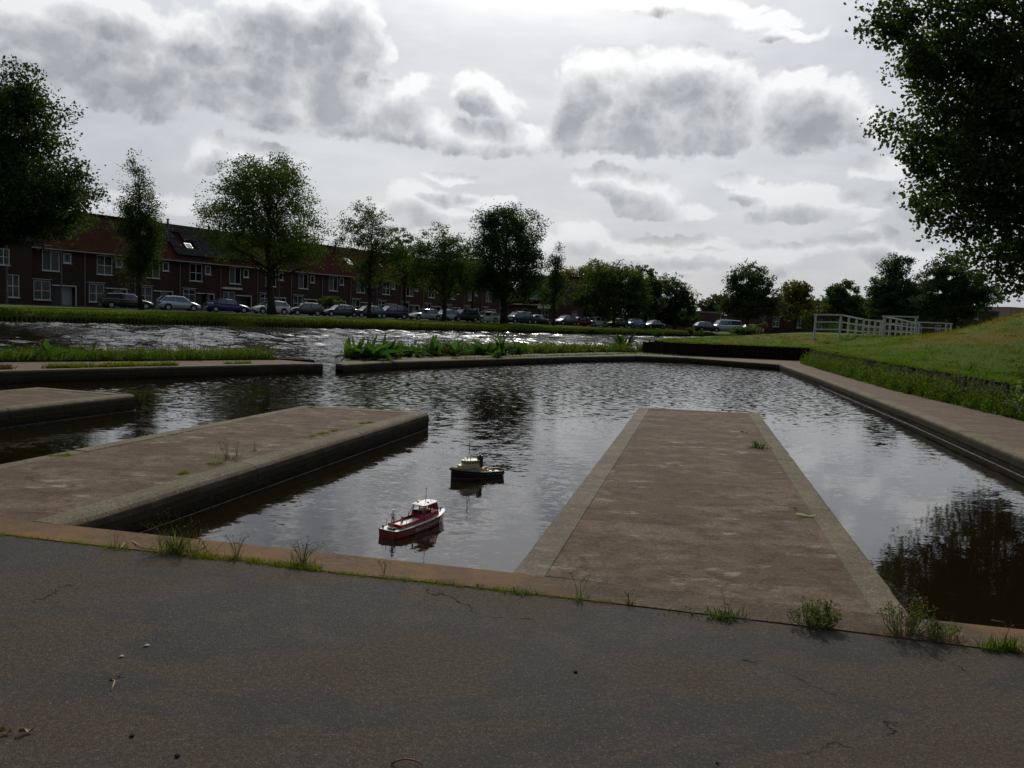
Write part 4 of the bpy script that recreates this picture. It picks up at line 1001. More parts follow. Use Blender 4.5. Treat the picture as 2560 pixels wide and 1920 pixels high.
# ================================================================== FOOTBRIDGE WITH WHITE RAILINGS
def railpts(lst):   # (px, Y, top_px_y)
    return [D(px, yt, Y) for px, Y, yt in lst]
bt = thing('footbridge', 'low footbridge with white wooden railings beyond the lawn', 'bridge', (18, 46, 1.0))
def railing(lst, nr, foot=1.22, hgt_=1.12):
    P = railpts(lst); base = Vector((18, 46, 1.0))
    for p in P:
        q = p-base; MB().box(q.x-.045, q.x+.045, q.y-.045, q.y+.045, q.z-1.35, q.z-.02).build('post', M_RAIL, bt)
    for i in range(len(P)-1):
        a, b = P[i]-base, P[i+1]-base; d = b-a; L = d.length; ang = math.atan2(d.y, d.x); tilt = -math.asin(d.z/L)
        for r_ in range(nr):
            M_ = Matrix.Translation(a+Vector((0, 0, -.40*r_))) @ Matrix.Rotation(ang, 4, 'Z') @ Matrix.Rotation(tilt, 4, 'Y')
            e = .10 if i == 0 else 0; e2 = .1 if i == len(P)-2 else 0
            ht = .05 if r_ == 0 else .035
            MB().box(-e, L+e2, -.06 if r_ else -.07, -.048 if r_ else .07, -ht, ht if r_ else ht*.6, M_).build('rail', M_RAIL, bt)
railing([(2040, 42, 786), (2103, 43, 787), (2123, 45.5, 791), (2142, 48, 795), (2160, 51, 798), (2174, 53.5, 800), (2189, 56, 802), (2204, 59, 804)], 3)
railing([(2211, 43, 790), (2291, 43.5, 792)], 3)
railing([(2213, 43.3, 792), (2227, 46, 794), (2242, 49, 797), (2256, 52, 800), (2269, 55, 803), (2280, 58, 805), (2292, 61, 807)], 3)
railing([(2160, 44.5, 799), (2174, 45, 800), (2189, 45.5, 801), (2203, 46, 802)], 3)
railing([(2299, 58, 805), (2366, 59, 808), (2378, 59.2, 809)], 2)
dk = [D(2110, 841, 44.2), D(2205, 841, 44.2), D(2285, 835, 61), D(2215, 835, 61)]
for i in range(40):
    a = dk[0].lerp(dk[3], i/40); b = dk[1].lerp(dk[2], i/40); a2 = dk[0].lerp(dk[3], (i+.9)/40); b2 = dk[1].lerp(dk[2], (i+.9)/40)
    z = 1.02-1.0; s = Vector((18, 46, 1.0))
    MB().loft([[(p.x-s.x, p.y-s.y, z-.04) for p in (a, b, b2, a2)], [(p.x-s.x, p.y-s.y, z+.02+random.uniform(-.004, .004)) for p in (a, b, b2, a2)]]).build('deck_plank', M_TIMBER, bt)
# ================================================================== TREES
def ctr_cloud(lobes, nclump, perclump, cr, seed, shell=.55, flat=.7, hole=2.6, gap=-1.0):
    """lobes: (x,y,z,rx,ry,rz). Returns leaf centres gathered in clumps spread through the lobes."""
    r = np.random.default_rng(seed); vol = np.array([l[3]*l[4]*l[5] for l in lobes])**.75; pr = vol/vol.sum()
    idx = r.choice(len(lobes), nclump, p=pr); L = np.array(lobes)[idx]
    d = r.normal(size=(nclump, 3)); d /= np.linalg.norm(d, axis=1)[:, None]
    rad = (shell+(1-shell)*r.random(nclump)**.7)*np.where(r.random(nclump) < .25, r.random(nclump), 1)
    rad *= 1+.10*r.normal(size=nclump)
    cc = L[:, :3]+d*rad[:, None]*L[:, 3:6]
    cr_ = cr*(.55+.9*r.random(nclump))
    n = np.maximum(3, (perclump*(.4+1.2*r.random(nclump))*(cr_/cr)**1.6)).astype(int)
    rep = np.repeat(np.arange(nclump), n); off = r.normal(size=(len(rep), 3)); off /= np.linalg.norm(off, axis=1)[:, None]; off *= (r.random(len(rep))**.5)[:, None]; off[:, 2] *= flat
    # stretch each clump along a random twig direction
    tw = r.normal(size=(nclump, 3)); tw[:, 2] *= .5; tw /= np.linalg.norm(tw, axis=1)[:, None]
    s = r.uniform(-1, 1, len(rep))*.8
    P = cc[rep]+(off+tw[rep]*s[:, None])*cr_[rep][:, None]
    # gaps where the sky shows: drop leaves in the troughs of a lumpy field
    f = np.zeros(len(P)); wl = cr*hole
    for _ in range(9):
        k = r.normal(size=3); k *= 2*np.pi/(wl*r.uniform(.7, 1.8))/np.linalg.norm(k); f += np.sin(P@k+r.uniform(0, 6.28))
    return P[f > gap], cc
def limbs(mb, base, top, r0_, cc, n, seed, bend=.12, tips=.35):
    r = random.Random(seed); base = Vector(base); top = Vector(top); ax = top-base; H = ax.length
    pts = []; m = 9; wob = Vector((r.uniform(-1, 1), r.uniform(-1, 1), 0))*bend*H*.12
    for i in range(m+1):
        t = i/m; pts.append(base+ax*t+wob*math.sin(t*math.pi)+Vector((r.uniform(-1, 1), r.uniform(-1, 1), 0))*.012*H*(t > 0))
    rad = [r0_*(1.35 if i == 0 else 1.0)*(1-.86*(i/m)**.9) for i in range(m+1)]
    mb.tube(pts, rad, 9)
    idx = list(range(len(cc))); r.shuffle(idx)
    for k in idx[:n]:
        e = Vector(cc[k]); t = max(.22, min(.93, (e.z-base.z)/H*.72)); i = min(m-1, int(t*m)); s = pts[i].lerp(pts[i+1], t*m-i)
        if (e-s).length < .3: continue
        rr = r0_*(1-.86*t**.9)*r.uniform(.30, .5); mid = s.lerp(e, .5)+Vector((r.uniform(-.1, .1), r.uniform(-.1, .1), r.uniform(-.02, .14)))*(e-s).length
        q1 = s.lerp(mid, .5)+Vector((0, 0, -.02))*(e-s).length
        mb.tube([s, q1, mid, mid.lerp(e, .55)+Vector((r.uniform(-.05, .05), 0, r.uniform(0, .06)))*(e-s).length, e], [rr, rr*.8, rr*.6, rr*.38, rr*.15], 5)
        for _ in range(2):
            e2 = mid+(e-mid)*r.uniform(.5, .9)+Vector((r.uniform(-1, 1), r.uniform(-1, 1), r.uniform(-.2, .7)))*min(.5, (e-s).length*.15)
            mb.tube([mid, mid.lerp(e2, .6)+Vector((0, 0, .04)), e2], [rr*.45, rr*.28, rr*.1], 4)
def tree(name, label, Y, tx, ybase, lobes_px, nclump, per, leaf, m, tr, seed, off=None, cr=None, shell=.5, depth=1.0, nl=26, group=None, zb=.5, top=None, droop=0.0, cat='tree', hole=2.2, gap=-1.5):
    c = (Vector((D(tx, ybase, Y).x, Y)) if off is None else bank_at(tx, off)); Y = c.y
    base = Vector((c.x, c.y, zb)); lobes = []
    for (x, y, rx, ry) in lobes_px:
        p = D(x, y, Y); a = abs(D(x+rx, y, Y).x-p.x); b = abs(D(x, y-ry, Y).z-p.z)
        lobes.append((p.x-base.x, 0, p.z-base.z, a, a*depth, b))
    rr = random.Random(seed); lobes = [(l[0], rr.uniform(-.25, .25)*l[3]*(len(lobes) > 1), *l[2:]) for l in lobes]
    zt = max(l[2]+l[5] for l in lobes); xt = sum(l[0]*l[3] for l in lobes)/sum(l[3] for l in lobes)
    W_ = max(l[0]+l[3] for l in lobes)-min(l[0]-l[3] for l in lobes)
    t = thing(name, label, cat, base, 0, group)
    P, cc = ctr_cloud(lobes, int(nclump*1.2), int(per*1.45), cr or W_*.075, seed, shell, hole=hole, gap=gap)
    P = P[P[:, 2] > .25]
    mb = MB(); limbs(mb, (0, 0, -.2), (xt*.8, 0, zt*.86 if top is None else zt*top), tr, cc, nl, seed)
    mb.build('trunk', M_BARK, t, smooth=True)
    leaves('crown', P, leaf*.74, m, t, seed, droop)
    return t
tree('round_tree', 'big round crowned tree on the bank in front of the solar panel roof', 0, 679, 782, [(665,470,105,80),(600,540,92,80),(735,560,92,90),(660,600,150,75),(580,600,75,55),(745,640,60,42),(660,500,130,95),(530,520,30,25),(700,440,75,50)], 620, 62, .26, LEAFA, .42, 11, off=3.0, group=None, nl=46, hole=2.0)
tree('plane_tree', 'huge dark tree filling the left edge above the roofs', 55, -60, 770, [(20,330,130,175),(60,470,150,120),(90,520,110,62),(-60,300,150,170),(-80,480,180,125),(60,240,60,70),(165,500,46,45),(20,545,130,50)], 900, 62, .30, LEAFB, .6, 12, zb=.45, nl=60)
tree('slim_poplar', 'slim upright poplar in front of the second and third houses', 0, 354, 764, [(338,430,16,52),(345,500,34,60),(318,540,20,45),(350,580,46,70),(362,640,34,60),(345,660,34,55),(355,610,38,80),(375,560,24,60)], 420, 60, .20, LEAFP, .2, 13, off=4.0, nl=24, cr=.75)
tree('airy_tree', 'airy grey green tree in front of the terrace, sky showing through', 0, 924, 793, [(915,570,62,62),(960,610,60,55),(880,600,42,45),(925,650,85,50),(985,640,45,40),(900,530,40,30),(940,700,70,30)], 300, 44, .24, LEAFP, .26, 14, off=2.5, nl=40, shell=.4)
tree('olive_tree', 'olive green round tree with a loose top, left of the biggest dark tree', 0, 1108, 806, [(1105,610,62,48),(1060,630,42,40),(1150,640,40,45),(1110,670,88,48),(1160,690,40,40),(1060,690,45,38),(1105,720,70,26)], 380, 50, .27, LEAFA, .3, 15, off=2.5, nl=36, shell=.4)
tree('dark_maple', 'biggest dark tree in the middle of the far bank, tall and dense', 0, 1261, 807, [(1245,560,55,48),(1300,570,60,50),(1215,600,42,60),(1270,640,92,75),(1325,650,45,75),(1230,690,60,50),(1290,720,85,42),(1190,690,30,34)], 680, 64, .29, LEAFB, .5, 16, off=2.2, nl=46)
tree('slim_poplar', 'second slim poplar, left of the gable house', 0, 1384, 811, [(1392,650,13,50),(1388,690,22,50),(1378,730,30,42),(1398,720,18,50)], 170, 42, .26, LEAFP, .2, 17, off=2.2, nl=16, cr=.8)
# undergrowth trees behind
tree('bushy_tree', 'low bushy tree between the airy tree and the olive one', 0, 1012, 800, [(1012,650,42,46),(1020,690,50,36),(1000,610,30,36)], 170, 46, .27, LEAFP, .2, 18, off=-.2-5, nl=14, zb=.55)
tree('bushy_tree', 'low bushy tree between the olive tree and the biggest dark one', 0, 1180, 805, [(1180,660,40,46),(1185,700,46,34)], 150, 46, .3, LEAFA, .2, 19, off=-5, nl=14, zb=.55)
tree('yellow_tree', 'yellowish tree top rising behind the gable house roof', 150, 1500, 800, [(1480,700,50,42),(1520,690,40,36),(1430,700,30,34),(1410,690,20,22)], 240, 40, .42, LEAFY, .3, 20, nl=14)
tree('street_tree', 'broad dense green tree right of the gable house', 118, 1537, 806, [(1500,705,55,55),(1550,715,62,60),(1530,755,85,40),(1460,740,30,45),(1585,745,34,50)], 420, 56, .38, LEAFA, .3, 21, nl=20)
tree('street_tree', 'dark street tree behind the light blue hatchback', 124, 1612, 808, [(1610,705,38,42),(1610,750,52,46),(1585,690,20,22),(1640,730,26,40)], 280, 52, .38, LEAFB, .3, 22, nl=16)
tree('street_tree', 'lighter loose street tree at the right end of the group', 132, 1686, 812, [(1680,725,45,40),(1700,760,48,40),(1660,770,34,36),(1720,745,24,32)], 260, 40, .38, LEAFT, .3, 23, nl=18, shell=.4)
tree('far_tree', 'low distant tree left of the round lawn tree', 190, 1790, 815, [(1790,762,30,22),(1765,768,22,18),(1815,765,26,26)], 130, 40, .6, LEAFT, .3, 24, nl=8)
tree('lawn_tree', 'round lawn tree with layered branches right of the low block', 104, 1870, 822, [(1878,695,48,36),(1880,735,66,36),(1870,770,85,24),(1840,715,26,26),(1915,705,24,28),(1925,760,36,26),(1835,760,36,24)], 420, 44, .33, LEAFT, .3, 25, nl=30, shell=.35)
tree('yellow_tree', 'yellowish thin tree right of the round lawn tree', 112, 1985, 825, [(1985,735,38,34),(2005,720,26,22),(1975,765,44,32),(2020,760,20,26)], 240, 36, .34, LEAFY, .25, 26, nl=20, shell=.35)
tree('park_tree', 'small round park tree above the left bridge railing', 100, 2110, 828, [(2112,732,40,28),(2105,765,52,32),(2140,770,34,30),(2085,740,22,20)], 260, 46, .32, LEAFA, .25, 27, nl=16)
tree('park_tree', 'tall pointed park tree above the right bridge railing', 92, 2240, 832, [(2240,672,34,36),(2235,720,60,42),(2245,765,74,42),(2200,740,34,36),(2280,740,30,36)], 480, 50, .30, LEAFT, .3, 28, nl=26)
tree('park_tree', 'broad park tree right of the bridge, just under the overhanging crown', 84, 2385, 835, [(2370,675,52,40),(2395,720,80,44),(2385,765,90,40),(2440,740,50,40),(2340,720,38,40)], 560, 50, .28, LEAFT, .35, 29, nl=30, shell=.4)
tree('park_tree', 'low dark tree behind the bridge between the two tall park trees', 118, 2170, 832, [(2170,775,50,30),(2320,775,40,34),(2050,785,40,24)], 260, 46, .36, LEAFB, .3, 30, nl=12)
# big poplar on the right, crown hanging into the picture
def near_tree():
    Y = 24.0; c = D(2790, 900, Y); base = Vector((c.x, Y, hgt(c.x, Y)-.1))
    LB = [(2235,50,95,60),(2300,190,75,60),(2240,320,58,34),(2215,300,30,22),(2165,95,35,18),(2290,40,120,75),(2360,130,130,90),(2420,230,150,110),(2310,150,70,55),(2370,330,130,100),(2330,390,70,60),(2420,430,140,110),(2400,520,110,90),(2480,560,120,100),(2520,640,90,70),(2560,690,60,45),(2500,300,220,260),(2620,420,200,280),(2700,300,300,350),(2600,80,330,140),(2600,-120,420,200),(2850,200,330,420),(2800,560,260,170),(2180,8,45,18),(2240,90,55,24),(2240,330,45,30),(2290,340,45,50),(2310,520,40,28),(2390,590,50,30),(2480,690,35,30),(2540,725,28,22),(2980,350,260,380)]
    lobes = []
    for i, (x, y, rx, ry) in enumerate(LB):
        p = D(x, y, Y); a = abs(D(x+rx, y, Y).x-p.x); b = abs(D(x, y-ry, Y).z-p.z)
        lobes.append((p.x-base.x, 0, p.z-base.z, a, min(a*1.0, 3.6), b))
    t = thing('overhanging_poplar', 'large poplar on the right whose leafy crown hangs into the picture', 'tree', base)
    P, cc = ctr_cloud(lobes, 3600, 52, .40, 41, .4, flat=.85, hole=2.2, gap=-.9); cc = cc[np.abs(cc[:, 0]+3.5) < 30]
    P = P[P[:, 2] > 1.0]
    mb = MB(); limbs(mb, (0, 0, -.2), (-.6, .2, 11.5), .48, cc, 110, 41); mb.build('trunk', M_BARK, t, smooth=True)
    leaves('crown', P, .125, LEAFP, t, 41, .3, aspect=.8)
near_tree()
tree('backdrop_tree', 'dark low tree filling the gap between the gable house and the brick block', 134, 1470, 806, [(1462,775,30,30),(1500,785,36,24)], 160, 50, .42, LEAFB, .2, 31, nl=8)
tree('backdrop_tree', 'dark low tree in the gap behind the dark street tree', 138, 1660, 810, [(1640,785,60,26),(1700,790,45,22)], 200, 50, .45, LEAFB, .2, 32, nl=8)
tree('backdrop_tree', 'dark tree closing the gap left of the gable house, behind the low wing', 150, 1270, 800, [(1230,760,50,40),(1290,765,40,36)], 180, 50, .45, LEAFB, .2, 33, nl=8)
# shrubs across the water
def shrub(label, px, py, rx, ry, m, off=None, Y=None, n=60, leaf=.16, cat='shrub', name='shrub', per=46):
    c = bank_at(px, off) if Y is None else Vector((D(px, py, Y).x, Y)); Y = c.y
    p = D(px, py, Y); a = abs(D(px+rx, py, Y).x-p.x); b = abs(D(px, py-ry, Y).z-p.z); zb = p.z-b*.9
    t = thing(name, label, cat, (p.x, p.y, zb))
    r_ = random.Random(int(px)); lob = [(r_.uniform(-.45, .45)*a, r_.uniform(-.3, .3)*a, b*(.75+r_.uniform(-.2, .4)), a*.62, a*.5, b*.62) for _ in range(5)]
    P, cc = ctr_cloud(lob, n, per, a*.22, int(px), .4)
    P[:, 2] = np.maximum(P[:, 2], .02)
    mb = MB()
    for q in cc[:9]: mb.tube([(0, 0, -.1), Vector(q)*.5+Vector((0, 0, .1)), tuple(q)], [.035, .025, .01], 4)
    mb.build('stems', M_BARK, t); leaves('foliage', P, leaf, m, t, int(px))
    return t
shrub('bright green shrub in a front garden behind the graphite saloon', 828, 752, 30, 18, LEAFA, off=-9.8, n=90)
shrub('dark climbing shrub against the wall of the solar panel house', 508, 748, 14, 26, LEAFB, off=-11.5, n=60)
shrub('dark garden shrub in front of the leftmost house', 110, 753, 24, 14, LEAFB, off=-8.5, n=50)
shrub('low dark shrub behind the gap between the white and the black hatchback', 690, 770, 12, 9, LEAFB, off=-9.5, n=30)
shrub('small dark shrub beside the last houses of the row', 1105, 783, 24, 11, LEAFB, off=-9, n=50)
shrub('light tuft growing at the foot of the olive green tree', 1121, 797, 10, 10, WEEDG, off=2.2, n=26, leaf=.1)
shrub('brownish pampas-like bush at the end of the far bank', 1727, 828, 10, 13, WEEDO, Y=98, n=30, leaf=.2)
shrub('wide green bramble bush before the round lawn tree', 1855, 828, 46, 12, LEAFA, Y=84, n=120)
shrub('pale pinkish flowering bush left of the bridge', 1905, 815, 18, 14, mat('faded_flower', fn=m_leaf((.22, .15, .12), (.30, .22, .17), .3)), Y=96, n=40)
shrub('dark waterside bush on the far bank below the red saloon', 1478, 828, 16, 8, LEAFB, Y=91, n=40, leaf=.14)
shrub('low reed-like bush on the far bank below the black saloon', 1640, 834, 22, 7, LEAFB, Y=98, n=40, leaf=.14)
shrub('rough bush on the far bank below the black hatchback', 740, 812, 16, 8, WEEDO, Y=68, n=40, leaf=.12)
shrub('low hedge behind the bridge railings', 2120, 828, 120, 9, LEAFB, Y=110, n=160)
# ================================================================== MODEL BOATS
M_RED = mat('hull_red', (.26, .016, .008), .22, coat=.6); M_BWHITE = mat('boat_white', rough=.35, fn=varied((.78, .78, .76), (.70, .70, .68), 30, .35, 200, .0002, coord=objc))
M_BLK = mat('fitting_black', (.012, .012, .012), .35); M_REDD = mat('cabin_red', (.30, .012, .012), .25, coat=.5)
M_TNAVY = mat('tug_navy', rough=.35, fn=varied((.008, .010, .020), (.014, .016, .026), 20, .35, 150, .0003, coord=objc)); M_BOOT = mat('boot_red', (.09, .016, .008), .4)
M_CREAM = mat('tug_cream', rough=.45, fn=varied((.56, .50, .27), (.48, .43, .24), 25, .45, 150, .0003, coord=objc)); M_TDECK = mat('tug_deck_green', rough=.7, fn=varied((.10, .12, .05), (.14, .15, .07), 40, .7, 200, .0005, coord=objc))
M_ORNG = mat('dinghy_orange', (.55, .06, .015), .5); M_ROPE = mat('rope_fender', rough=.9, fn=varied((.20, .11, .08), (.13, .075, .055), 60, .9, 300, .001, coord=objc))
M_FUN = mat('funnel_grey_black', (.020, .022, .024), .4); M_BRASS = mat('brass', (.45, .32, .12), .35, metal=.8)
M_SKIN = mat('figure_skin', (.42, .24, .16), .5); M_UNI = mat('figure_dark_clothes', (.015, .016, .022), .7); M_LET = mat('lettering_pale', (.55, .50, .48), .5)
def glassfn(n, b, o):
    tr = n.n('ShaderNodeBsdfTransparent'); tr.inputs[0].default_value = (.80, .66, .62, 1); mx = n.n('ShaderNodeMixShader')
    fr = n.n('ShaderNodeFresnel'); n.put(mx.inputs[0], n.math('ADD', fr.outputs[0], .12)); n.t.links.new(tr.outputs[0], mx.inputs[1]); n.t.links.new(b.outputs[0], mx.inputs[2]); n.t.links.new(mx.outputs[0], o.inputs[0])
M_BGL = mat('boat_window_glass', (.3, .2, .2), .05, fn=glassfn)
def hull(tabs, nsec, prof):
    """tabs: list (x, halfbreadth, zsheer, zkeel, flare). returns rings"""
    rings = []
    for x, hb, zs, zk, fl in tabs:
        pts = []
        for u in prof:   # u 0 keel .. 1 sheer
            y = hb*(fl+(1-fl)*u)*min(1, (u*3.2)**.6) if u > 0 else 0
            pts.append((y, zk+(zs-zk)*u))
        rings.append([(x, -y, z) for y, z in pts[::-1]]+[(x, y, z) for y, z in pts[1:]])
    return rings
PR = [0, .12, .3, .5, .7, .85, 1]
def fire_boat():
    a = G(966, 1344, -.25); b = G(1109, 1265, -.14); ang = math.atan2(b.y-a.y, b.x-a.x); L = math.hypot(b.x-a.x, b.y-a.y)
    mid = (a+b)/2; t = thing('model_fire_boat', 'red model fire boat with white deck and cabin roof, nearest the kerb', 'model boat', (mid.x, mid.y, -.25), ang)
    k = L/.74
    tab = [(-.37, .080, .058, -.03, .9), (-.345, .090, .057, -.035, .9), (-.25, .099, .056, -.04, .88), (-.08, .103, .058, -.045, .86), (.10, .100, .064, -.045, .8), (.22, .083, .073, -.04, .66), (.30, .058, .082, -.035, .5), (.35, .028, .090, -.02, .3), (.37, .004, .094, .0, .2)]
    tab = [(x*k, hb*k, zs*k, zk*k, f) for x, hb, zs, zk, f in tab]
    rr = hull(tab, 0, PR); mb = MB().loft(rr, closed=False, cap=False)
    mb.f.append(tuple(range(len(rr[0]))))
    h = mb.build('hull', M_RED, t, smooth=False)
    dk = MB(); P = [(x, -hb+.002, zs-.002) for x, hb, zs, *_ in tab]; S = [(x, hb-.002, zs-.002) for x, hb, zs, *_ in tab]
    for i in range(len(P)-1): dk.quad(P[i], P[i+1], S[i+1], S[i])
    dk.build('deck', M_BWHITE, t)
    for s in (-1, 1): MB().tube([(x, s*(hb+.001), zs) for x, hb, zs, *_ in tab], .0028, 6).build('rubbing_strake', M_BLK, t)
    MB().tube([(tab[0][0]-.001, -tab[0][1], tab[0][2]), (tab[0][0]-.006, 0, tab[0][2]), (tab[0][0]-.001, tab[0][1], tab[0][2])], .0028, 6).build('rubbing_strake', M_BLK, t)
    z0 = .057*k
    # cockpit coaming and raised deck
    c = MB(); x0, x1, w_ = -.275*k, .02*k, .066*k
    c.box(x0, x0+.008, -w_, w_, z0, z0+.030); c.box(x0+.008, x1, -w_, -w_+.007, z0, z0+.030); c.box(x0+.008, x1, w_-.007, w_, z0, z0+.030)
    c.build('coaming', M_REDD, t); MB().box(x0+.009, x1, -w_+.008, w_-.008, z0, z0+.016).build('cockpit_floor', M_BWHITE, t)
    # cabin: sills, pillars, roof
    A0, A1, B0, B1 = .02*k, .235*k, .045*k, .205*k   # foot aft/fwd, head aft/fwd
    zb, zm, zt = z0, z0+.052*k, z0+.125*k; wb, wt = .070*k, .058*k; wf = .050*k
    c = MB(); c.loft([[(A0, -wb, zb), (A1, -wf*1.1, zb+.008), (A1, wf*1.1, zb+.008), (A0, wb, zb)], [(A0+.004, -wb*.98, zm), (A1-.008, -wf*1.05, zm+.003), (A1-.008, wf*1.05, zm+.003), (A0+.004, wb*.98, zm)]])
    c.build('cabin_side', M_REDD, t)
    cab = MB()
    foot = lambda u, s: Vector((lerp(A0+.004, A1-.008, u), s*lerp(wb*.98, wf*1.05, u), zm)); head = lambda u, s: Vector((lerp(B0, B1, u), s*lerp(wt, wt*.80, u), zt))
    for s in (-1, 1):
        for u in (0, .40, .43, .72, 1): cab.tube([foot(u, s), head(u, s)], .0038, 4)
        cab.tube([foot(0, s), foot(1, s)], .0035, 4); cab.tube([head(0, s), head(1, s)], .0035, 4)
        cab.tube([(x1-.055*k, s*w_*.98, z0+.030), head(0, s)+Vector((-.006, 0, 0))], .004, 4)
    for u in (0, 1):
        cab.tube([head(u, -1), head(u, 1)], .0035, 4); m_ = (foot(u, -1)+foot(u, 1))/2; n_ = (head(u, -1)+head(u, 1))/2; cab.tube([m_, n_], .003, 4)
    cab.build('window_frame', M_REDD, t)
    for s in (-1, 1):
        for u, v in ((.44, .71), (.73, .99)): MB().quad(foot(u, s), foot(v, s), head(v, s), head(u, s)).build('pane', M_BGL, t)
    MB().quad(foot(1, -1), foot(1, 1), head(1, 1), head(1, -1)).build('pane', M_BGL, t)
    MB().loft([[tuple(foot(.02, -1)*1.0), tuple(foot(.39, -1)), tuple(foot(.39, 1)), tuple(foot(.02, 1))], [tuple(foot(.02, -1)+Vector((0, .002, .030*k))), tuple(foot(.39, -1)+Vector((0, .002, .032*k))), tuple(foot(.39, 1)+Vector((0, -.002, .032*k))), tuple(foot(.02, 1)+Vector((0, -.002, .030*k)))]]).build('engine_cover', M_BLK, t)
    r = MB(); ol = [(B0-.045*k, -wt*1.02), (B0+.02*k, -wt*1.18), (B1-.02*k, -wt*1.02), (B1+.022*k, -wt*.55), (B1+.026*k, wt*.55), (B1-.02*k, wt*1.02), (B0+.02*k, wt*1.18), (B0-.045*k, wt*1.02)]
    r.loft([[(x, y, zt+.002) for x, y in ol], [(x, y, zt+.007) for x, y in ol], [(x*.0+lerp(x, (B0+B1)/2, .12), y*.85, zt+.0115) for x, y in ol]]); ro = r.build('cabin_roof', M_BWHITE, t)
    zr = zt+.0116
    MB().tube([(.10*k, -.012, zr), (.10*k, -.012, zr+.030), (.10*k, -.012, zr+.115)], [.0032, .0024, .0020], 6).build('mast', M_BLK, t)
    mb = MB(); mb.tube([(.10*k, -.012, zr+.113), (.10*k, -.012, zr+.124)], [.005, .0045], 8); mb.tube([(.10*k, -.012, zr+.030), (.10*k, -.012, zr+.036)], .0035, 8); mb.build('mast_light', M_BLK, t)
    MB().tube([(.055*k, .038, zr), (.055*k, .038, zr+.004), (.085*k, .038, zr+.010), (.050*k, .038, zr+.010)], [.003, .004, .006, .007], 8).build('searchlight', M_BRASS, t)
    MB().tube([(.10*k, -.036, zr), (.10*k, -.036, zr+.010)], [.009, .007], 10).build('radar_dome', M_BLK, t)
    MB().tube([(.175*k, -.004, zr), (.175*k, -.004, zr+.02), (.182*k, -.004, zr+.02)], .003, 6).build('horn', M_ALU, t)
    MB().tube([(.15*k, -.03, zr), (.15*k, -.03, zr+.008), (.20*k, -.022, zr+.008), (.20*k, -.022, zr)], .0014, 5).build('grab_rail', M_ALU, t)
    for x, y, hh in ((-.30, .062, .06), (-.20, .060, .055), (-.12, -.060, .05), (-.205, -.061, .045), (-.04, -.063, .055), (-.02, -.064, .04), (-.045, .05, .075), (.01, .03, .05)):
        MB().tube([(x*k, y*k, z0+.01), (x*k, y*k, z0+.01+hh)], .0019, 5).build('stanchion', M_BLK, t)
    for x, y in ((-.345, .058), (-.345, -.055), (.325, 0)):
        b_ = MB(); b_.tube([(x*k-.007, y*k, z0), (x*k-.007, y*k, z0+.026)], .0038, 7); b_.tube([(x*k+.007, y*k, z0), (x*k+.007, y*k, z0+.026)], .0038, 7); b_.tube([(x*k-.013, y*k, z0+.016), (x*k+.013, y*k, z0+.016)], .0028, 6); bo_ = b_.build('bollard', M_BLK, t)
        if x > 0: bo_.location.z = .026
    h_ = MB(); h_.box(-.335*k, -.295*k, -.040*k, .030*k, z0+.004, z0+.011); h_.tube([(-.33*k, -.036*k, z0), (-.33*k, -.036*k, z0+.006)], .003, 5); h_.tube([(-.33*k, .026*k, z0), (-.33*k, .026*k, z0+.006)], .003, 5); h_.build('stern_grating', M_BLK, t)
    MB().box(-.175*k, -.165*k, .006, .020, z0+.016, z0+.068).build('locker', M_REDD, t); MB().box(-.176*k, -.1755*k, .009, .0125, z0+.025, z0+.060).build('locker_stripe', M_BWHITE, t)
    MB().box(-.13*k, .0*k, .052*k, .058*k, z0+.020, z0+.042).build('bench', M_BLK, t)
    # life ring on the coaming end
    th = [(.005*k, .050*k+.010*math.cos(q/12*6.283), z0+.044+.010*math.sin(q/12*6.283)) for q in range(13)]
    MB().tube(th, .0028, 6, cap=False).build('life_ring', M_ORNG, t)
    # lettering on the starboard side (towards the camera)
    cu = bpy.data.curves.new('lettering', 'FONT'); cu.body = 'BRANDWEER'; cu.size = .040*k; cu.extrude = .0004; cu.space_character = 1.08; cu.resolution_u = 2; cu.offset = .0006
    tmp = bpy.data.objects.new('lettering', cu); COL.objects.link(tmp); dg = bpy.context.evaluated_depsgraph_get(); dg.update()
    me = bpy.data.meshes.new_from_object(tmp.evaluated_get(dg)); bpy.data.objects.remove(tmp)
    def side(x):
        for i in range(len(tab)-1):
            if tab[i][0] <= x <= tab[i+1][0]:
                u = (x-tab[i][0])/(tab[i+1][0]-tab[i][0]); return [lerp(tab[i][j], tab[i+1][j], u) for j in range(5)]
        return tab[4]
    wd = max(v.co.x for v in me.vertices)
    for v in me.vertices:
        x = -.135*k+v.co.x/wd*.345*k; z = .012*k+v.co.y*.88+max(0, x)*.05; _, hb, zs, zk, fl = side(x); u = (z-zk)/(zs-zk)
        y = -hb*(fl+(1-fl)*u)-.0012-(v.co.z+.0004)*.5; v.co = (x, y, z)
    link('lettering', me, M_LET, t)
    return t, z0, k, mid, ang
FB, fz0, fk, fmid, fang = fire_boat()
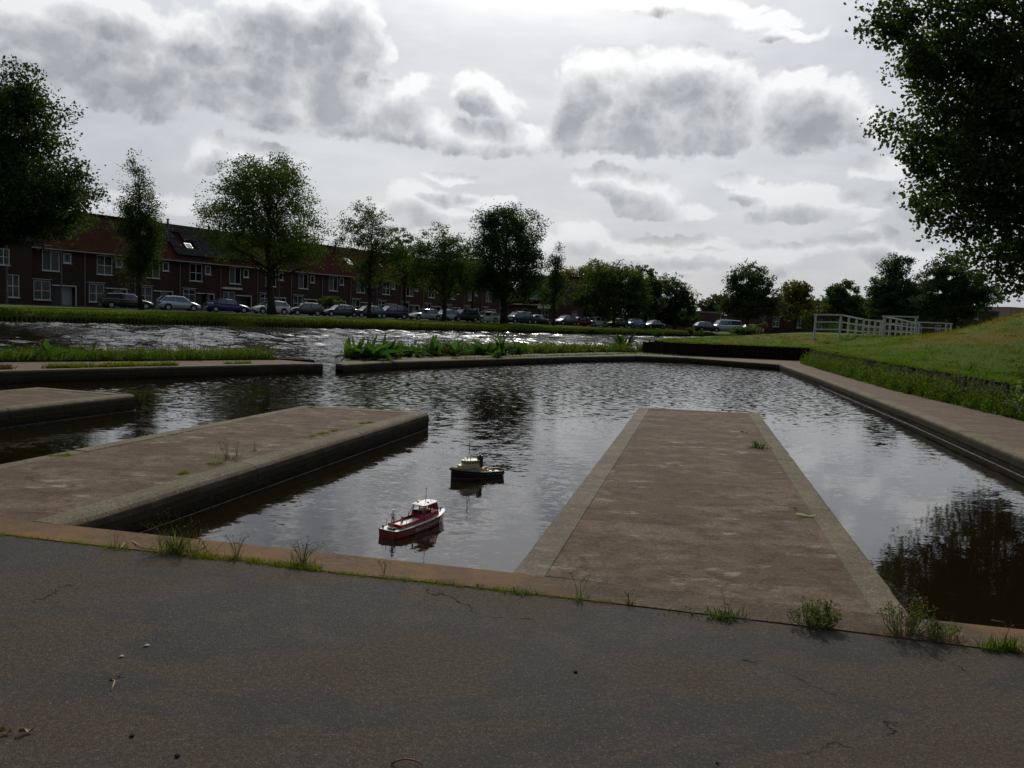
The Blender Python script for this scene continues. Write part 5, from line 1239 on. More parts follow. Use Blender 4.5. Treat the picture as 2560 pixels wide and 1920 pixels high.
def figure():
    x, y = -.255*fk, .036*fk; M_ = Matrix.Translation((fmid.x, fmid.y, -.25)) @ Matrix.Rotation(fang, 4, 'Z'); p = M_ @ Vector((x, y, fz0+.016))
    v = [(0, 0, .95), (0, 0, 1.15), (0, 0, 1.38), (0, .0, 1.50), (0, 0, 1.58), (.02, 0, 1.70), (0, .10, .90), (.0, .12, .50), (-.03, .12, .10), (.12, .13, .03), (0, -.10, .90), (.02, -.12, .50), (.0, -.13, .10), (.15, -.13, .03),
         (0, .20, 1.40), (-.04, .30, 1.14), (.16, .34, .98), (.23, .35, .95), (0, -.20, 1.40), (.02, -.32, 1.14), (.20, -.36, 1.00), (.27, -.37, .98)]
    e = [(0, 1), (1, 2), (2, 3), (3, 4), (4, 5), (0, 6), (6, 7), (7, 8), (8, 9), (0, 10), (10, 11), (11, 12), (12, 13), (2, 14), (14, 15), (15, 16), (16, 17), (2, 18), (18, 19), (19, 20), (20, 21)]
    rad = [.135, .13, .15, .065, .07, .105, .095, .07, .05, .045, .095, .07, .05, .045, .07, .05, .04, .035, .07, .05, .04, .035]
    me = bpy.data.meshes.new('body'); me.from_pydata([tuple(q) for q in v], e, []); tmp = bpy.data.objects.new('tmp_body', me); COL.objects.link(tmp)
    sk_ = tmp.modifiers.new('s', 'SKIN'); me.skin_vertices[0].data[0].use_root = True
    for i, r_ in enumerate(rad): me.skin_vertices[0].data[i].radius = (r_, r_*(1.25 if i in (1, 2) else 1))
    sb = tmp.modifiers.new('d', 'SUBSURF'); sb.levels = 1; sb.render_levels = 1
    dg = bpy.context.evaluated_depsgraph_get(); dg.update(); m2 = bpy.data.meshes.new_from_object(tmp.evaluated_get(dg)); bpy.data.objects.remove(tmp)
    for k_ in (M_UNI, M_SKIN, M_BWHITE): m2.materials.append(k_)
    for q in m2.polygons:
        c = q.center; q.material_index = 1 if c.z > 1.52 or (c.x > .17 and .8 < c.z < 1.1) else (2 if c.z > 1.02 else 0); q.use_smooth = True
    t = thing('model_figure', 'tiny model crewman in white shirt and cap standing on the red boat', 'figurine', p, fang+.4); t.scale = (.0625,)*3
    o = link('body', m2, None, t)
    cp_ = MB().tube([(.02, 0, 1.76), (.02, 0, 1.80), (.02, 0, 1.87), (.02, 0, 1.89)], [.115, .12, .145, .12], 12).build('cap', M_BWHITE, t); MB().loft([[(.12, -.08, 1.755), (.22, -.05, 1.74), (.22, .05, 1.74), (.12, .08, 1.755)], [(.12, -.08, 1.77), (.22, -.05, 1.755), (.22, .05, 1.755), (.12, .08, 1.77)]]).build('cap_peak', M_BLK, t)
    f = MB(); f.tube([(.12, 0, 1.68), (.15, 0, 1.67)], [.02, .012], 5); f.build('nose', M_SKIN, t)
    MB().tube([(.24, -.37, .96), (.24, -.37, .10)], .012, 5).build('boat_hook', M_BLK, t)
figure()
def tug():
    a = G(1133, 1196, -.25); b = G(1251, 1189, -.25); ang = math.atan2(a.y-b.y, a.x-b.x); L = math.hypot(b.x-a.x, b.y-a.y)*1.10; mid = (a+b)/2
    t = thing('model_tugboat', 'model tugboat with dark hull, cream wheelhouse and tall mast, farther of the two boats', 'model boat', (mid.x, mid.y, -.25), ang)
    k = L/.66; X = lambda f: (.33-.66*f)*k      # f from bow
    tab = [(-.33, .045, .078, .030, .7), (-.315, .075, .076, .0, .75), (-.27, .094, .073, -.03, .8), (-.17, .100, .070, -.05, .85), (0, .102, .074, -.055, .85), (.13, .096, .084, -.055, .78), (.22, .078, .096, -.05, .62), (.285, .050, .110, -.04, .42), (.32, .022, .120, -.02, .25), (.33, .004, .124, .0, .2)]
    tab = [(x*k, hb*k, zs*k, zk*k, f) for x, hb, zs, zk, f in tab]
    rr = hull(tab, 0, PR); mb = MB().loft(rr, closed=False, cap=False); mb.f.append(tuple(range(len(rr[0]))))
    hu = mb.build('hull', [M_TNAVY, M_BOOT], t)
    for q in hu.data.polygons:
        if q.center.z < .004: q.material_index = 1
    bt_ = MB()
    for s in (-1, 1): bt_.strip([Vector((x, s*(hb*(fl+(1-fl)*((.006-zk)/(zs-zk)))+.0008), .005)) for x, hb, zs, zk, fl in tab[1:-1]], [.006]*8, Vector((0, 0, 1)))
    bt_.build('boot_stripe', M_BOOT, t)
    # deck below the bulwark, inner bulwark
    dk = MB(); zd = lambda zs: zs-.022*k
    for i in range(1, len(tab)-1):
        x, hb, zs, *_ = tab[i]; x2, hb2, zs2, *_ = tab[i+1]; dk.quad((x, -hb*.93, zd(zs)), (x2, -hb2*.93, zd(zs2)), (x2, hb2*.93, zd(zs2)), (x, hb*.93, zd(zs)))
    dk.build('deck', M_TDECK, t)
    iw = MB()
    for s in (-1, 1):
        for i in range(len(tab)-1):
            x, hb, zs, *_ = tab[i]; x2, hb2, zs2, *_ = tab[i+1]; iw.quad((x, s*hb*.93, zd(zs)-.002), (x, s*hb*.94, zs), (x2, s*hb2*.94, zs2), (x2, s*hb2*.93, zd(zs2)-.002))
    iw.quad((tab[0][0]+.004, -tab[0][1]*.93, .05*k), (tab[0][0]+.004, tab[0][1]*.93, .05*k), (tab[0][0]+.004, tab[0][1]*.93, tab[0][2]), (tab[0][0]+.004, -tab[0][1]*.93, tab[0][2]))
    iw.build('bulwark_inside', M_TDECK, t)
    rim = [(x, -hb*.985, zs+.001) for x, hb, zs, *_ in tab][::-1]+[(x, hb*.985, zs+.001) for x, hb, zs, *_ in tab]
    MB().tube(rim[:9]+rim[11:], .0032, 5, cap=False).build('bulwark_rail', M_TNAVY, t)
    MB().tube([(x, -hb*.975, zs+.003) for x, hb, zs, *_ in tab[:5]], .0022, 5).build('rail_cap', M_CREAM, t); MB().tube([(x, hb*.975, zs+.003) for x, hb, zs, *_ in tab[:5]]+[], .0022, 5).build('rail_cap', M_CREAM, t)
    for s in (-1, 1): MB().tube([(x, s*(hb+.002), zs-.022*k) for x, hb, zs, *_ in tab[:-1]], .0036, 6).build('rubbing_strake', M_BLK, t)
    # rope fender on the bow
    MB().tube([(X(.20), .094*k, .092*k), (X(.10), .070*k, .104*k), (X(.035), .038*k, .112*k), (X(-.012), 0, .112*k), (X(.035), -.038*k, .112*k), (X(.10), -.070*k, .104*k), (X(.20), -.094*k, .092*k)], [.003, .007, .012, .015, .012, .007, .003], 9).build('bow_fender', M_ROPE, t, smooth=True)
    for i in range(3): MB().tube([(X(.02)-.004*i, 0, (.092-.022*i)*k), (X(.045)-.004*i, 0, (.085-.022*i)*k)], [.008, .006], 7).build('stem_fender', M_BLK, t)
    zd0 = .052*k
    def deckhouse(f0, f1, wf, wa, z0, z1, name, m, chamf=.25, slope=0):
        x0, x1 = X(f0), X(f1); d = (x0-x1)*chamf
        ol = [(x1, -wa*k), (x0-d, -wf*k), (x0, -wf*k*.55), (x0, wf*k*.55), (x0-d, wf*k), (x1, wa*k)]
        return MB().loft([[(x, y, z0) for x, y in ol], [(x-slope*(x > (x0+x1)/2), y*.97, z1) for x, y in ol]]).build(name, m, t)
    deckhouse(.19, .60, .060, .060, zd0, .112*k, 'deckhouse', M_CREAM, .22)
    deckhouse(.14, .50, .074, .074, .112*k+.001, .150*k, 'bridge_deck', M_CREAM, .25)
    wh = deckhouse(.21, .485, .062, .058, .150*k+.001, .200*k, 'wheelhouse', M_CREAM, .3)
    deckhouse(.20, .495, .066, .062, .200*k+.001, .206*k, 'wheelhouse_roof', M_CREAM, .3)
    # wheelhouse windows all round
    x0, x1 = X(.21), X(.485); d = (x0-x1)*.3; ol = [(x1, -.058*k), (x0-d, -.062*k), (x0, -.034*k), (x0, .034*k), (x0-d, .062*k), (x1, .058*k)]
    for i in range(5):
        A_, B_ = Vector(ol[i]), Vector(ol[i+1]); n = {0: 4, 1: 2, 2: 4, 3: 2, 4: 4}[i]; dv = (B_-A_)/n; nv = Vector((dv.y, -dv.x)).normalized()*(.0008)
        for j in range(n):
            p, q = A_+dv*(j+.18)+nv, A_+dv*(j+.82)+nv; MB().quad((p.x, p.y, .172*k), (q.x, q.y, .172*k), (q.x*.998, q.y*.985, .189*k), (p.x*.998, p.y*.985, .189*k)).build('window', M_CGL, t)
    for s in (-1, 1):
        for f in (.26, .33, .40, .47, .54): MB().tube([(X(f), s*.0602*k, .088*k), (X(f), s*.0612*k, .088*k)], .0042, 8).build('porthole', M_CGL, t)
        MB().box(X(.42), X(.34), min(s*.0742*k, s*.0752*k), max(s*.0742*k, s*.0752*k), .118*k, .124*k).build('name_board', M_BLK, t)
    fu = MB().loft([[(X(.54)+.040*k*math.cos(q/12*6.283)*1.0, .020*k*math.sin(q/12*6.283), z) if z < .2*k else (X(.545)+.037*k*math.cos(q/12*6.283), .018*k*math.sin(q/12*6.283), z) for q in range(12)] for z in (.10*k, .15*k, .243*k, .250*k)]).build('funnel', M_FUN, t, smooth=False)
    MB().tube([(X(.54), 0, .250*k), (X(.54), 0, .262*k)], [.014, .013], 8).build('exhaust_pipe', M_BLK, fu)
    ap = Vector((X(.33), 0, .30*k)); ms = MB()
    for s in (-1, 1): ms.tube([(X(.33), s*.045*k, .206*k), (X(.33), s*.043*k, .235*k), ap], .0042, 5)
    ms.tube([(X(.33), -.038*k, .262*k), (X(.33), .060*k, .262*k)], .0022, 5); ms.tube([ap-Vector((0, 0, .01)), (X(.33), 0, .40*k), (X(.335), 0, .50*k)], [.0044, .0034, .0022], 5)
    ms.tube([(X(.33), -.03*k, .385*k), (X(.33), .03*k, .385*k)], .0014, 4); ms.tube([(X(.33), .022*k, .385*k), (X(.33), .022*k, .41*k)], .0009, 4)
    ms.build('mast', M_ALU, t)
    for z in (.318, .345, .375): MB().tube([(X(.33)+.004, 0, z*k), (X(.33)+.004, 0, (z+.010)*k)], .0035, 7).build('mast_light', M_BLK, t)
    MB().tube([(X(.33), .052*k, .262*k), (X(.33), .052*k, .275*k)], .004, 7).build('mast_light', M_BLK, t)
    MB().tube([(X(.26), .012*k, .206*k), (X(.26), .012*k, .214*k), (X(.255), .012*k, .222*k), (X(.235), .012*k, .222*k)], [.002, .003, .008, .009], 9).build('searchlight', M_ALU, t)
    # orange dinghy, davit
    xd = X(.645); MB().loft([[(xd+u*.030*k, .0+w_*math.cos(q/10*6.283)*.022*k, .104*k+w_*math.sin(q/10*6.283)*.014*k) for q in range(10)] for u, w_ in ((-1, .2), (-.85, .7), (-.4, 1), (.4, 1), (.85, .7), (1, .2))]).build('orange_dinghy', M_ORNG, t, smooth=True)
    dv = MB(); dv.tube([(X(.60), -.03*k, .05*k), (X(.60), -.03*k, .125*k), (X(.62), -.02*k, .14*k)], .0022, 5); dv.tube([(X(.66), .03*k, .05*k), (X(.66), .03*k, .12*k)], .0022, 5); dv.build('davit', M_BLK, t)
    deckhouse(.595, .69, .045, .045, zd0, .088*k, 'winch_house', M_CREAM, .1)
    for f0, f1, y0, y1, z1, m in ((.72, .80, -.050, -.005, .062, M_BWHITE), (.83, .90, -.02, .035, .066, M_CREAM), (.74, .79, .015, .055, .060, M_TDECK)): MB().box(X(f1), X(f0), y0*k, y1*k, zd0-.004, z1*k).build('deck_hatch', m, t)
    for f, y in ((.80, -.02), (.82, -.035), (.70, .05), (.93, .02)): MB().tube([(X(f), y*k, zd0-.004), (X(f), y*k, .072*k)], .0042, 7).build('bollard', M_BLK, t)
    # white freeing ports near the stern, port side faces the camera
    for s in (-1, 1):
        for f in (.66, .745, .83, .905):
            xa, xb = X(f), X(f-.035)
            hbA = [lerp(tab[i][1], tab[i+1][1], (xx-tab[i][0])/(tab[i+1][0]-tab[i][0])) for xx in (xa, xb) for i in range(len(tab)-1) if tab[i][0] <= xx < tab[i+1][0]]
            MB().quad((xa, s*(hbA[0]+.0022), .042*k), (xb, s*(hbA[1]+.0022), .042*k), (xb, s*(hbA[1]+.0024), .050*k), (xa, s*(hbA[0]+.0024), .050*k)).build('freeing_port', M_BWHITE, t)
tug()

# ================================================================== WEEDS AND PLANTS
def rnd_strip(line, w0, w1, n, seed, zf=None, z=0.0):
    r = np.random.default_rng(seed); L = plen(line); s = r.random(n)*L; out = []
    for q in s:
        p, d = along(line, q); nn = Vector((-d.y, d.x)); u = r.uniform(w0, w1); c = p+nn*u; out.append((c.x, c.y, zf(c.x, c.y) if zf else z))
    return np.array(out)
def leafblade(mb, base, az_, el_, L, wd, droop, n=7, tw=0.0):
    base = Vector(base); d = Vector((math.cos(az_)*math.cos(el_), math.sin(az_)*math.cos(el_), math.sin(el_))); side = Vector((-math.sin(az_), math.cos(az_), tw)).normalized()
    pts = []; ws = []; p = base.copy()
    for i in range(n+1):
        t = i/n; pts.append(p.copy()); ws.append(wd*.5*max(.04, math.sin(math.pi*(.08+.90*t**.8))**.8) if t < .999 else wd*.02)
        d = (d+Vector((0, 0, -droop/n))).normalized(); p += d*L/n
    b0 = len(mb.v)
    for p_, w_ in zip(pts, ws):
        u = side.cross(d).normalized()*w_*.35
        mb.v += [tuple(p_-side*w_+abs(1)*Vector((0, 0, w_*.45))), tuple(p_), tuple(p_+side*w_+Vector((0, 0, w_*.45)))]
    for i in range(n):
        a = b0+3*i; mb.f += [(a, a+1, a+4, a+3), (a+1, a+2, a+5, a+4)]
def dock(label, x, y, z, h, n, seed, m=None, wr=.22, name='dock_plant', cat='plant', spread=1.0, stalk=0, group=None):
    r = random.Random(seed); m = m or WEEDD; n = int(n*1.7) if wr < .3 and m is not PALED else n; spread = 3.5 if n > 14 else 1.5; t = thing(name, label, cat, (x, y, z), 0, group); mb = MB()
    for i in range(n):
        leafblade(mb, (r.uniform(-.05, .05)*spread, r.uniform(-.05, .05)*spread, 0), r.uniform(0, 6.28), R(r.uniform(22, 80)), h*r.uniform(.4, 1.1), h*wr*r.uniform(.55, 1.25), r.uniform(.2, 1.7), tw=r.uniform(-.9, .9))
    mb.build('leaves', m, t, smooth=True)
    if stalk:
        sb = MB()
        for i in range(stalk):
            a_ = r.uniform(0, 6.28); q = Vector((math.cos(a_)*.12, math.sin(a_)*.12, 1))*h*r.uniform(.9, 1.3); sb.tube([(0, 0, 0), tuple(q*.5), tuple(q)], [.006, .005, .002], 4)
        sb.build('stalks', WEEDR, t)
    return t
# strips behind the causeway and the far walkway
lb2 = lback[1:]
V1 = rnd_strip(lb2, -1.25, -.02, 15000, 51, z=.02); blades('strip_grass', V1, .24, .022, WEEDG, seed=52, lean=.4)
tag(bpy.data.objects['strip_grass'], 'thick grass and weeds along the back of the left causeway', 'grass', kind='stuff')
fr_line = [(-4.0, 25.0), (-3.4, 26.1), (-1.1, 29.3), (2.6, 34.6), (3.9, 36.6), (6.3, 38.6)]
V2 = rnd_strip(fr_line, .05, 1.25, 9000, 53, z=.02); o = blades('strip_grass', V2, .26, .03, WEEDG, seed=54, lean=.45); tag(o, 'grass and low weeds along the back of the far walkway', 'grass', kind='stuff')
def clumps(line, w0, w1, n, per, cr, hgt2, seed, z=0.0):
    r = np.random.default_rng(seed); C = rnd_strip(line, w0, w1, n, seed, z=z); rep = np.repeat(np.arange(n), per)
    o_ = r.normal(size=(len(rep), 3)); o_ /= np.linalg.norm(o_, axis=1)[:, None]; o_ *= r.random((len(rep), 1))**.4
    s = (.5+r.random(n))[rep][:, None]; P = C[rep]+o_*np.array([cr, cr, hgt2])*s; P[:, 2] = np.abs(P[:, 2]-z)+z+.01; return P
P = clumps(lb2, -1.2, -.02, 420, 38, .16, .26, 55, z=.02); tag(leaves('strip_weeds', P, .055, WEEDG, seed=56), 'leafy low weeds along the back of the left causeway', 'weeds', kind='stuff')
P = clumps(fr_line, -.1, 1.1, 330, 40, .26, .36, 57, z=.02); tag(leaves('strip_weeds', P, .085, WEEDG, seed=58), 'leafy low weeds along the back of the far walkway', 'weeds', kind='stuff')
# moss cushions on the causeway
def mossline(pts, w_, n, m, seed, h=.04, bw=.012, label=None, z=.0, lean=.6):
    P = rnd_strip(pts, -w_, w_, n, seed, z=z); g_ = np.random.default_rng(seed); P[:, :2] += g_.normal(size=(n, 2))*w_*.25
    f = np.sin(P[:, 0]*9.1+seed)+np.sin(P[:, 0]*23.7+P[:, 1]*11)+np.sin(P[:, 0]*47+1.3); P = P[f > g_.uniform(-2.6, 1.2, n)]
    o = blades('moss', P, h, bw, m, seed=seed+1, lean=lean); tag(o, label, 'moss', kind='stuff'); return o
mossline([xy(110,921), xy(440,914)], .10, 3200, MOSS, 61, .10, .03, 'olive moss cushions in a line on the left causeway')
mossline([xy(560,909.5), xy(628,908.5)], .07, 500, MOSS, 62, .07, .03, 'short olive moss patch near the end of the left causeway')
mossline([xy(0,923), xy(30,922)], .10, 400, WEEDR, 63, .09, .03, 'brown moss at the left edge of the left causeway')
mossline([xy(1130,898), xy(1330,892), xy(1590,884), xy(1720,890)], .12, 2600, MOSS, 64, .07, .035, 'thin broken moss along the far walkway edge')
# dock plants, each its own
def at_strip(px, py): q = G(px, py, .03); return q.x, q.y
DK = [('large dock plant with a broad folded leaf on the left causeway', 112, 897, .55, 12, .30), ('upright pointed dock leaves right of the large one on the left causeway', 222, 894, .46, 8, .26), ('small dock plant by the white flowers on the left causeway', 60, 899, .30, 8, .25),
 ('bushy dock plant overhanging the left end of the far walkway', 925, 897, .85, 26, .26), ('dock plant with long leaves at the walkway end, beside the bushy one', 965, 893, .80, 24, .26), ('dark willowherb clump at the very end of the far walkway', 878, 895, .75, 26, .2), ('low dock clump just right of the overhanging plants', 1035, 890, .70, 18, .22), ('tall dock plant leaning left near the left part of the far walkway', 1082, 888, .85, 14, .20),
 ('dense dock clump right of the tall leaning one', 1130, 887, .78, 18, .20), ('dock plant with upright leaves in the middle of the far walkway', 1215, 885, .90, 18, .20), ('dock plant arching right in the middle of the far walkway', 1250, 886, .92, 12, .22), ('small dock plant growing in front of the middle clump, on the concrete', 1240, 893, .50, 10, .26), ('dock plant right of the middle clump, leaves folded', 1295, 884, .82, 8, .24), ('dark fern-like plant standing tall near the grass corner', 1560, 873, 1.15, 16, .22), ('small dock at the end of the moss, near the grass corner', 1600, 876, .6, 8, .22)]
for i, (lb, px, py, h, n, wr) in enumerate(DK):
    x, y = at_strip(px, py); dock(lb, x, y+.15, .0, h, n, 70+i, WEEDD if i not in (5, 13) else WEEDG if i == 5 else LEAFB, wr, group='dock plants around the basin')
# thin dry stalks standing against the river
def stalks(label, px0, px1, py, n, h, seed, cat='stalks', m=WEEDR, Yo=.3):
    r = random.Random(seed); a = G(px0, py, .03); t = thing('dry_stalks', label, cat, (a.x, a.y+Yo, 0)); mb = MB(); b = G(px1, py, .03)
    for i in range(n):
        q = a.lerp(b, r.random())-a; hh = h*r.uniform(.6, 1.2); lx = r.uniform(-.35, .35)*hh
        mb.tube([(q.x, q.y, 0), (q.x+lx*.4, q.y, hh*.6), (q.x+lx, q.y, hh)], [.006, .004, .002], 4)
        for _ in range(3):
            u = r.uniform(.5, .9); s_ = Vector((q.x+lx*u, q.y, hh*u)); mb.tube([s_, s_+Vector((r.uniform(-.1, .1), 0, .08))*hh], [.003, .0015], 3)
    mb.build('stems', m, t)
stalks('thin dry stalks standing up behind the left causeway grass', 360, 490, 893, 12, .75, 91); stalks('thin grass stalks between the docks on the far walkway', 1000, 1075, 888, 12, .8, 92)
stalks('tall dry flower stalks on the walkway left of the fern-like plant', 1500, 1520, 876, 5, 1.5, 93); stalks('thin stalks at the river edge of the lawn', 1610, 1760, 862, 12, 1.1, 94, Yo=4)
# the weedy foot of the timber stakes on the right
foot = [(9.35, 9.0), (9.85, 15.2), (10.4, 20.8), (11.6, 27.4), (13.0, 34.5)]
V3 = rnd_strip(foot, -.28, .30, 9000, 101, z=0); V3 = V3[V3[:, 1] > 8]; tag(blades('verge_grass', V3, .20, .014, WEEDG, seed=102, lean=.5), 'ragged grass at the foot of the timber stakes', 'grass', kind='stuff')
P = clumps(foot, -.34, .28, 900, 50, .17, .46, 103); tag(leaves('verge_weeds', P, .050, WEEDG, seed=104), 'ivy-like ground weeds at the foot of the timber stakes', 'weeds', kind='stuff')
P = clumps(foot, -.30, -.02, 120, 14, .14, .03, 105); tag(leaves('fallen_leaves', P, .05, STRAW, seed=106), 'fallen straw coloured leaves along the right walkway edge', 'leaf litter', kind='stuff')
BP = [('pale leaved weed leaning over the stakes, farthest of the pale ones', 2300, 950, .5, 5), ('pale leaved weed before the stakes, in the middle', 2420, 985, .75, 7), ('tall bushy weed with pale leaves near the right edge', 2450, 1005, .85, 9), ('low weed with three broad pale leaves on the walkway side', 2470, 1015, .5, 6), ('pale leaved weed at the extreme right edge', 2545, 1040, .9, 9), ('small pale leaved weed between stakes, left part', 2370, 965, .45, 4)]
for i, (lb, px, py, h, n) in enumerate(BP):
    q = G(px, py, 0); t = dock(lb, q.x-.02, q.y-.02, h*.22, h*.62, n, 110+i, PALED, .30, name='pale_leaved_weed')
    r = random.Random(i); P = np.array([[r.gauss(0, .10), r.gauss(0, .10), abs(r.gauss(.28, .2))*h*1.3] for _ in range(160)]); leaves('foliage', P, .06, WEEDG, t, 120+i)
stalks('tall dark thistle stalk rising above the lawn on the right', 2412, 2418, 1000, 2, 1.55, 95, Yo=.2)
# lawn blades
def lawn_blades():
    r = np.random.default_rng(130); out = []
    n = 0
    while n < 150000:
        y = 9+36*r.random()**1.1; x = 6+28*r.random()
        if x > .80*y+3 or not inside((x, y), bound): continue
        out.append((x, y)); n += 1
    xs = np.array([o[0] for o in out]); ys = np.array([o[1] for o in out])
    # height by interpolation on a coarse lattice
    gx0, gy0, st = 5.0, 8.0, .5; nx, ny = 62, 78
    Hh = np.array([[hgt(gx0+i*st, gy0+j*st) for j in range(ny)] for i in range(nx)])
    fx = np.clip((xs-gx0)/st, 0, nx-1.01); fy = np.clip((ys-gy0)/st, 0, ny-1.01); i = fx.astype(int); j = fy.astype(int); u = fx-i; v = fy-j
    z = Hh[i, j]*(1-u)*(1-v)+Hh[i+1, j]*u*(1-v)+Hh[i, j+1]*(1-u)*v+Hh[i+1, j+1]*u*v
    return np.stack([xs, ys, z-.02], 1)
LB_ = lawn_blades(); M_BLADE = mat('lawn_blades', rough=.85, fn=m_grass(.95, 1.05, .5))
tag(blades('lawn_grass', LB_, .075, .016, M_BLADE, seed=131, lean=.55), 'short uneven grass covering the rise on the right', 'grass', kind='stuff')
rr_ = np.random.default_rng(140); pick = LB_[rr_.choice(len(LB_), 260, replace=False)]; rep_ = np.repeat(np.arange(260), 26); sz = (.10+.22*rr_.random(260))[rep_]
Pw = pick[rep_]+rr_.normal(size=(len(rep_), 3))*np.stack([sz, sz, sz*.22], 1); Pw[:, 2] = np.maximum(Pw[:, 2], pick[rep_][:, 2]+.03)
tag(leaves('lawn_weeds', Pw, .065, LEAFA, seed=141), 'darker weed rosettes dotted through the grass on the right', 'weeds', kind='stuff')
pick = LB_[rr_.choice(len(LB_), 420, replace=False)]; rep_ = np.repeat(np.arange(420), 30); Pw = pick[rep_]+rr_.normal(size=(len(rep_), 3))*np.array([.14, .14, .0])
tag(blades('lawn_tufts', Pw, .17, .018, M_BLADE, seed=142, lean=.45), 'longer grass tufts scattered over the rise on the right', 'grass', kind='stuff')
# overhanging turf on the revetment tops
e1_ = rnd_strip(REV[2:], -.05, .16, 6000, 133, zf=lambda x, y: .60); e2_ = rnd_strip(DARK, -.12, .10, 3500, 134, zf=lambda x, y: .60)
tag(blades('turf_edge', np.concatenate([e1_[::2], e2_]), .11, .02, M_BLADE, seed=135, lean=.9), 'ragged turf hanging over the top of the stakes', 'grass', kind='stuff')
# far bank rough grass
wl_ = [p for p in fine if 20 < p[1] < 125 and -60 < p[0] < 40]
e3_ = rnd_strip(wl_, -.12, 1.3, 24000, 136, zf=lambda x, y: .22); tag(blades('bank_grass', e3_, .28, .07, mat('bank_blades', rough=.85, fn=m_grass(.6, .6, .4)), seed=137, lean=.5), 'rough grass fringe along the far water edge', 'grass', kind='stuff')
e4_ = rnd_strip(wl_, 1.5, 11, 26000, 138, zf=lambda x, y: .43); tag(blades('bank_grass', e4_, .10, .09, M_BLADE, seed=139, lean=.6), 'mown grass of the far bank', 'grass', kind='stuff')
# small clover and leaf dots on the lawn
for i, (px, py) in enumerate([(2160, 870), (2098, 862), (2376, 888), (2180, 850), (1890, 862), (1990, 858)]):
    p = D(px, py, 20+8*(i % 3)); q = None
# ---- plants in the kerb gap
def tuft(label, px, py, h, n, m, seed, spread=.05, wd=.004, stalk=0, lean=.55, group=None, name='grass_tuft', cat='grass tuft', heads=True, flat=0):
    q = G(px, py, 0); r = random.Random(seed); t = thing(name, label, cat, (q.x, q.y, -.01), 0, group); mb = MB()
    for i in range(n):
        a_ = r.uniform(0, 6.28); el_ = R(r.uniform(30 if not flat else 8, 85)); b_ = (r.gauss(0, spread), r.gauss(0, spread*.3), 0)
        leafblade(mb, b_, a_, el_, h*r.uniform(.4, 1.0), wd*r.uniform(.7, 1.3), r.uniform(.2, 1.2), n=5)
    mb.build('blades', m, t)
    if stalk:
        sb = MB(); hb = []
        for i in range(stalk):
            a_ = r.uniform(0, 6.28); ll = r.uniform(.15, lean); hh = h*r.uniform(1.0, 1.75); tip = Vector((math.cos(a_)*ll, math.sin(a_)*ll*.5, 1)).normalized()*hh; md_ = tip*.55+Vector((0, 0, .02))
            sb.tube([(0, 0, 0), tuple(md_), tuple(tip)], [.0016, .0012, .0008], 4)
            for _ in range(4):
                u = r.uniform(.65, 1.0); s_ = tip*u; e_ = s_+Vector((r.uniform(-.03, .03), r.uniform(-.02, .02), r.uniform(0, .03))); sb.tube([s_, e_], [.0007, .0005], 3); hb.append(tuple(e_))
        sb.build('stalks', WEEDR if m is not WEEDO else WEEDO, t)
        if heads: tag(leaves('seed_heads', np.array(hb), .010, WEEDR, t, seed), kind='stuff')
    return t
tuft('large olive rush-like tuft in the kerb gap, in front of the left jetty corner', 440, 1381, .17, 260, WEEDO, 201, .085, .005, 24, 1.5, flat=1)
tuft('small green sprig with a curled dry stem, left of the large olive tuft', 287, 1371, .07, 60, MOSS, 202, .05, .004, 2)
tuft('thin dry tuft between the large olive tuft and the dark one', 592, 1396, .10, 50, WEEDO, 203, .04, .003, 7)
tuft('dark tuft with seed stalks and one long stalk reaching right', 756, 1412, .11, 120, WEEDO, 204, .035, .004, 14, 1.3, flat=1)
tuft('tiny pale sprig alone on the kerb, right of the dark tuft', 960, 1433, .05, 6, PALE, 205, .01, .004, 3)
tuft('small upright seedling with one bright green leaf', 1194, 1471, .055, 5, WEEDG, 206, .006, .014, 0)
tuft('low bright green tuft in the gap at the foot of the broad jetty', 1302, 1485, .055, 70, WEEDG, 207, .06, .006, 0)
tuft('thin upright grass tuft at the left foot of the broad jetty', 1450, 1501, .10, 26, WEEDO, 208, .03, .004, 3)
tuft('small reddish dry sprig in the gap before the broad jetty', 1573, 1512, .065, 30, WEEDR, 209, .02, .004, 2)
tuft('bright green grass tuft with long blades before the broad jetty', 1817, 1546, .10, 130, WEEDG, 210, .045, .005, 2)
tuft('flat green trailing weed left of the bright grass tuft', 1740, 1534, .05, 90, WEEDG, 211, .10, .006, 0, flat=1)
tuft('bright green grass tuft at the right edge of the kerb', 2508, 1625, .10, 240, WEEDG, 212, .06, .005, 2)
tuft('green tuft growing at the right coping of the broad jetty', 1896, 1120, .16, 50, WEEDG, 213, .05, .012, 0)
tuft('spiky dark weed on the mossy jetty deck, the taller one', 566, 1150, .13, 26, WEEDO, 214, .05, .006, 7); tuft('spiky dark weed behind the taller one on the mossy jetty', 592, 1143, .10, 14, WEEDO, 215, .04, .006, 4)
tuft('tiny dark sprig far out on the mossy jetty', 637, 1127, .07, 10, WEEDR, 216, .02, .005, 2)
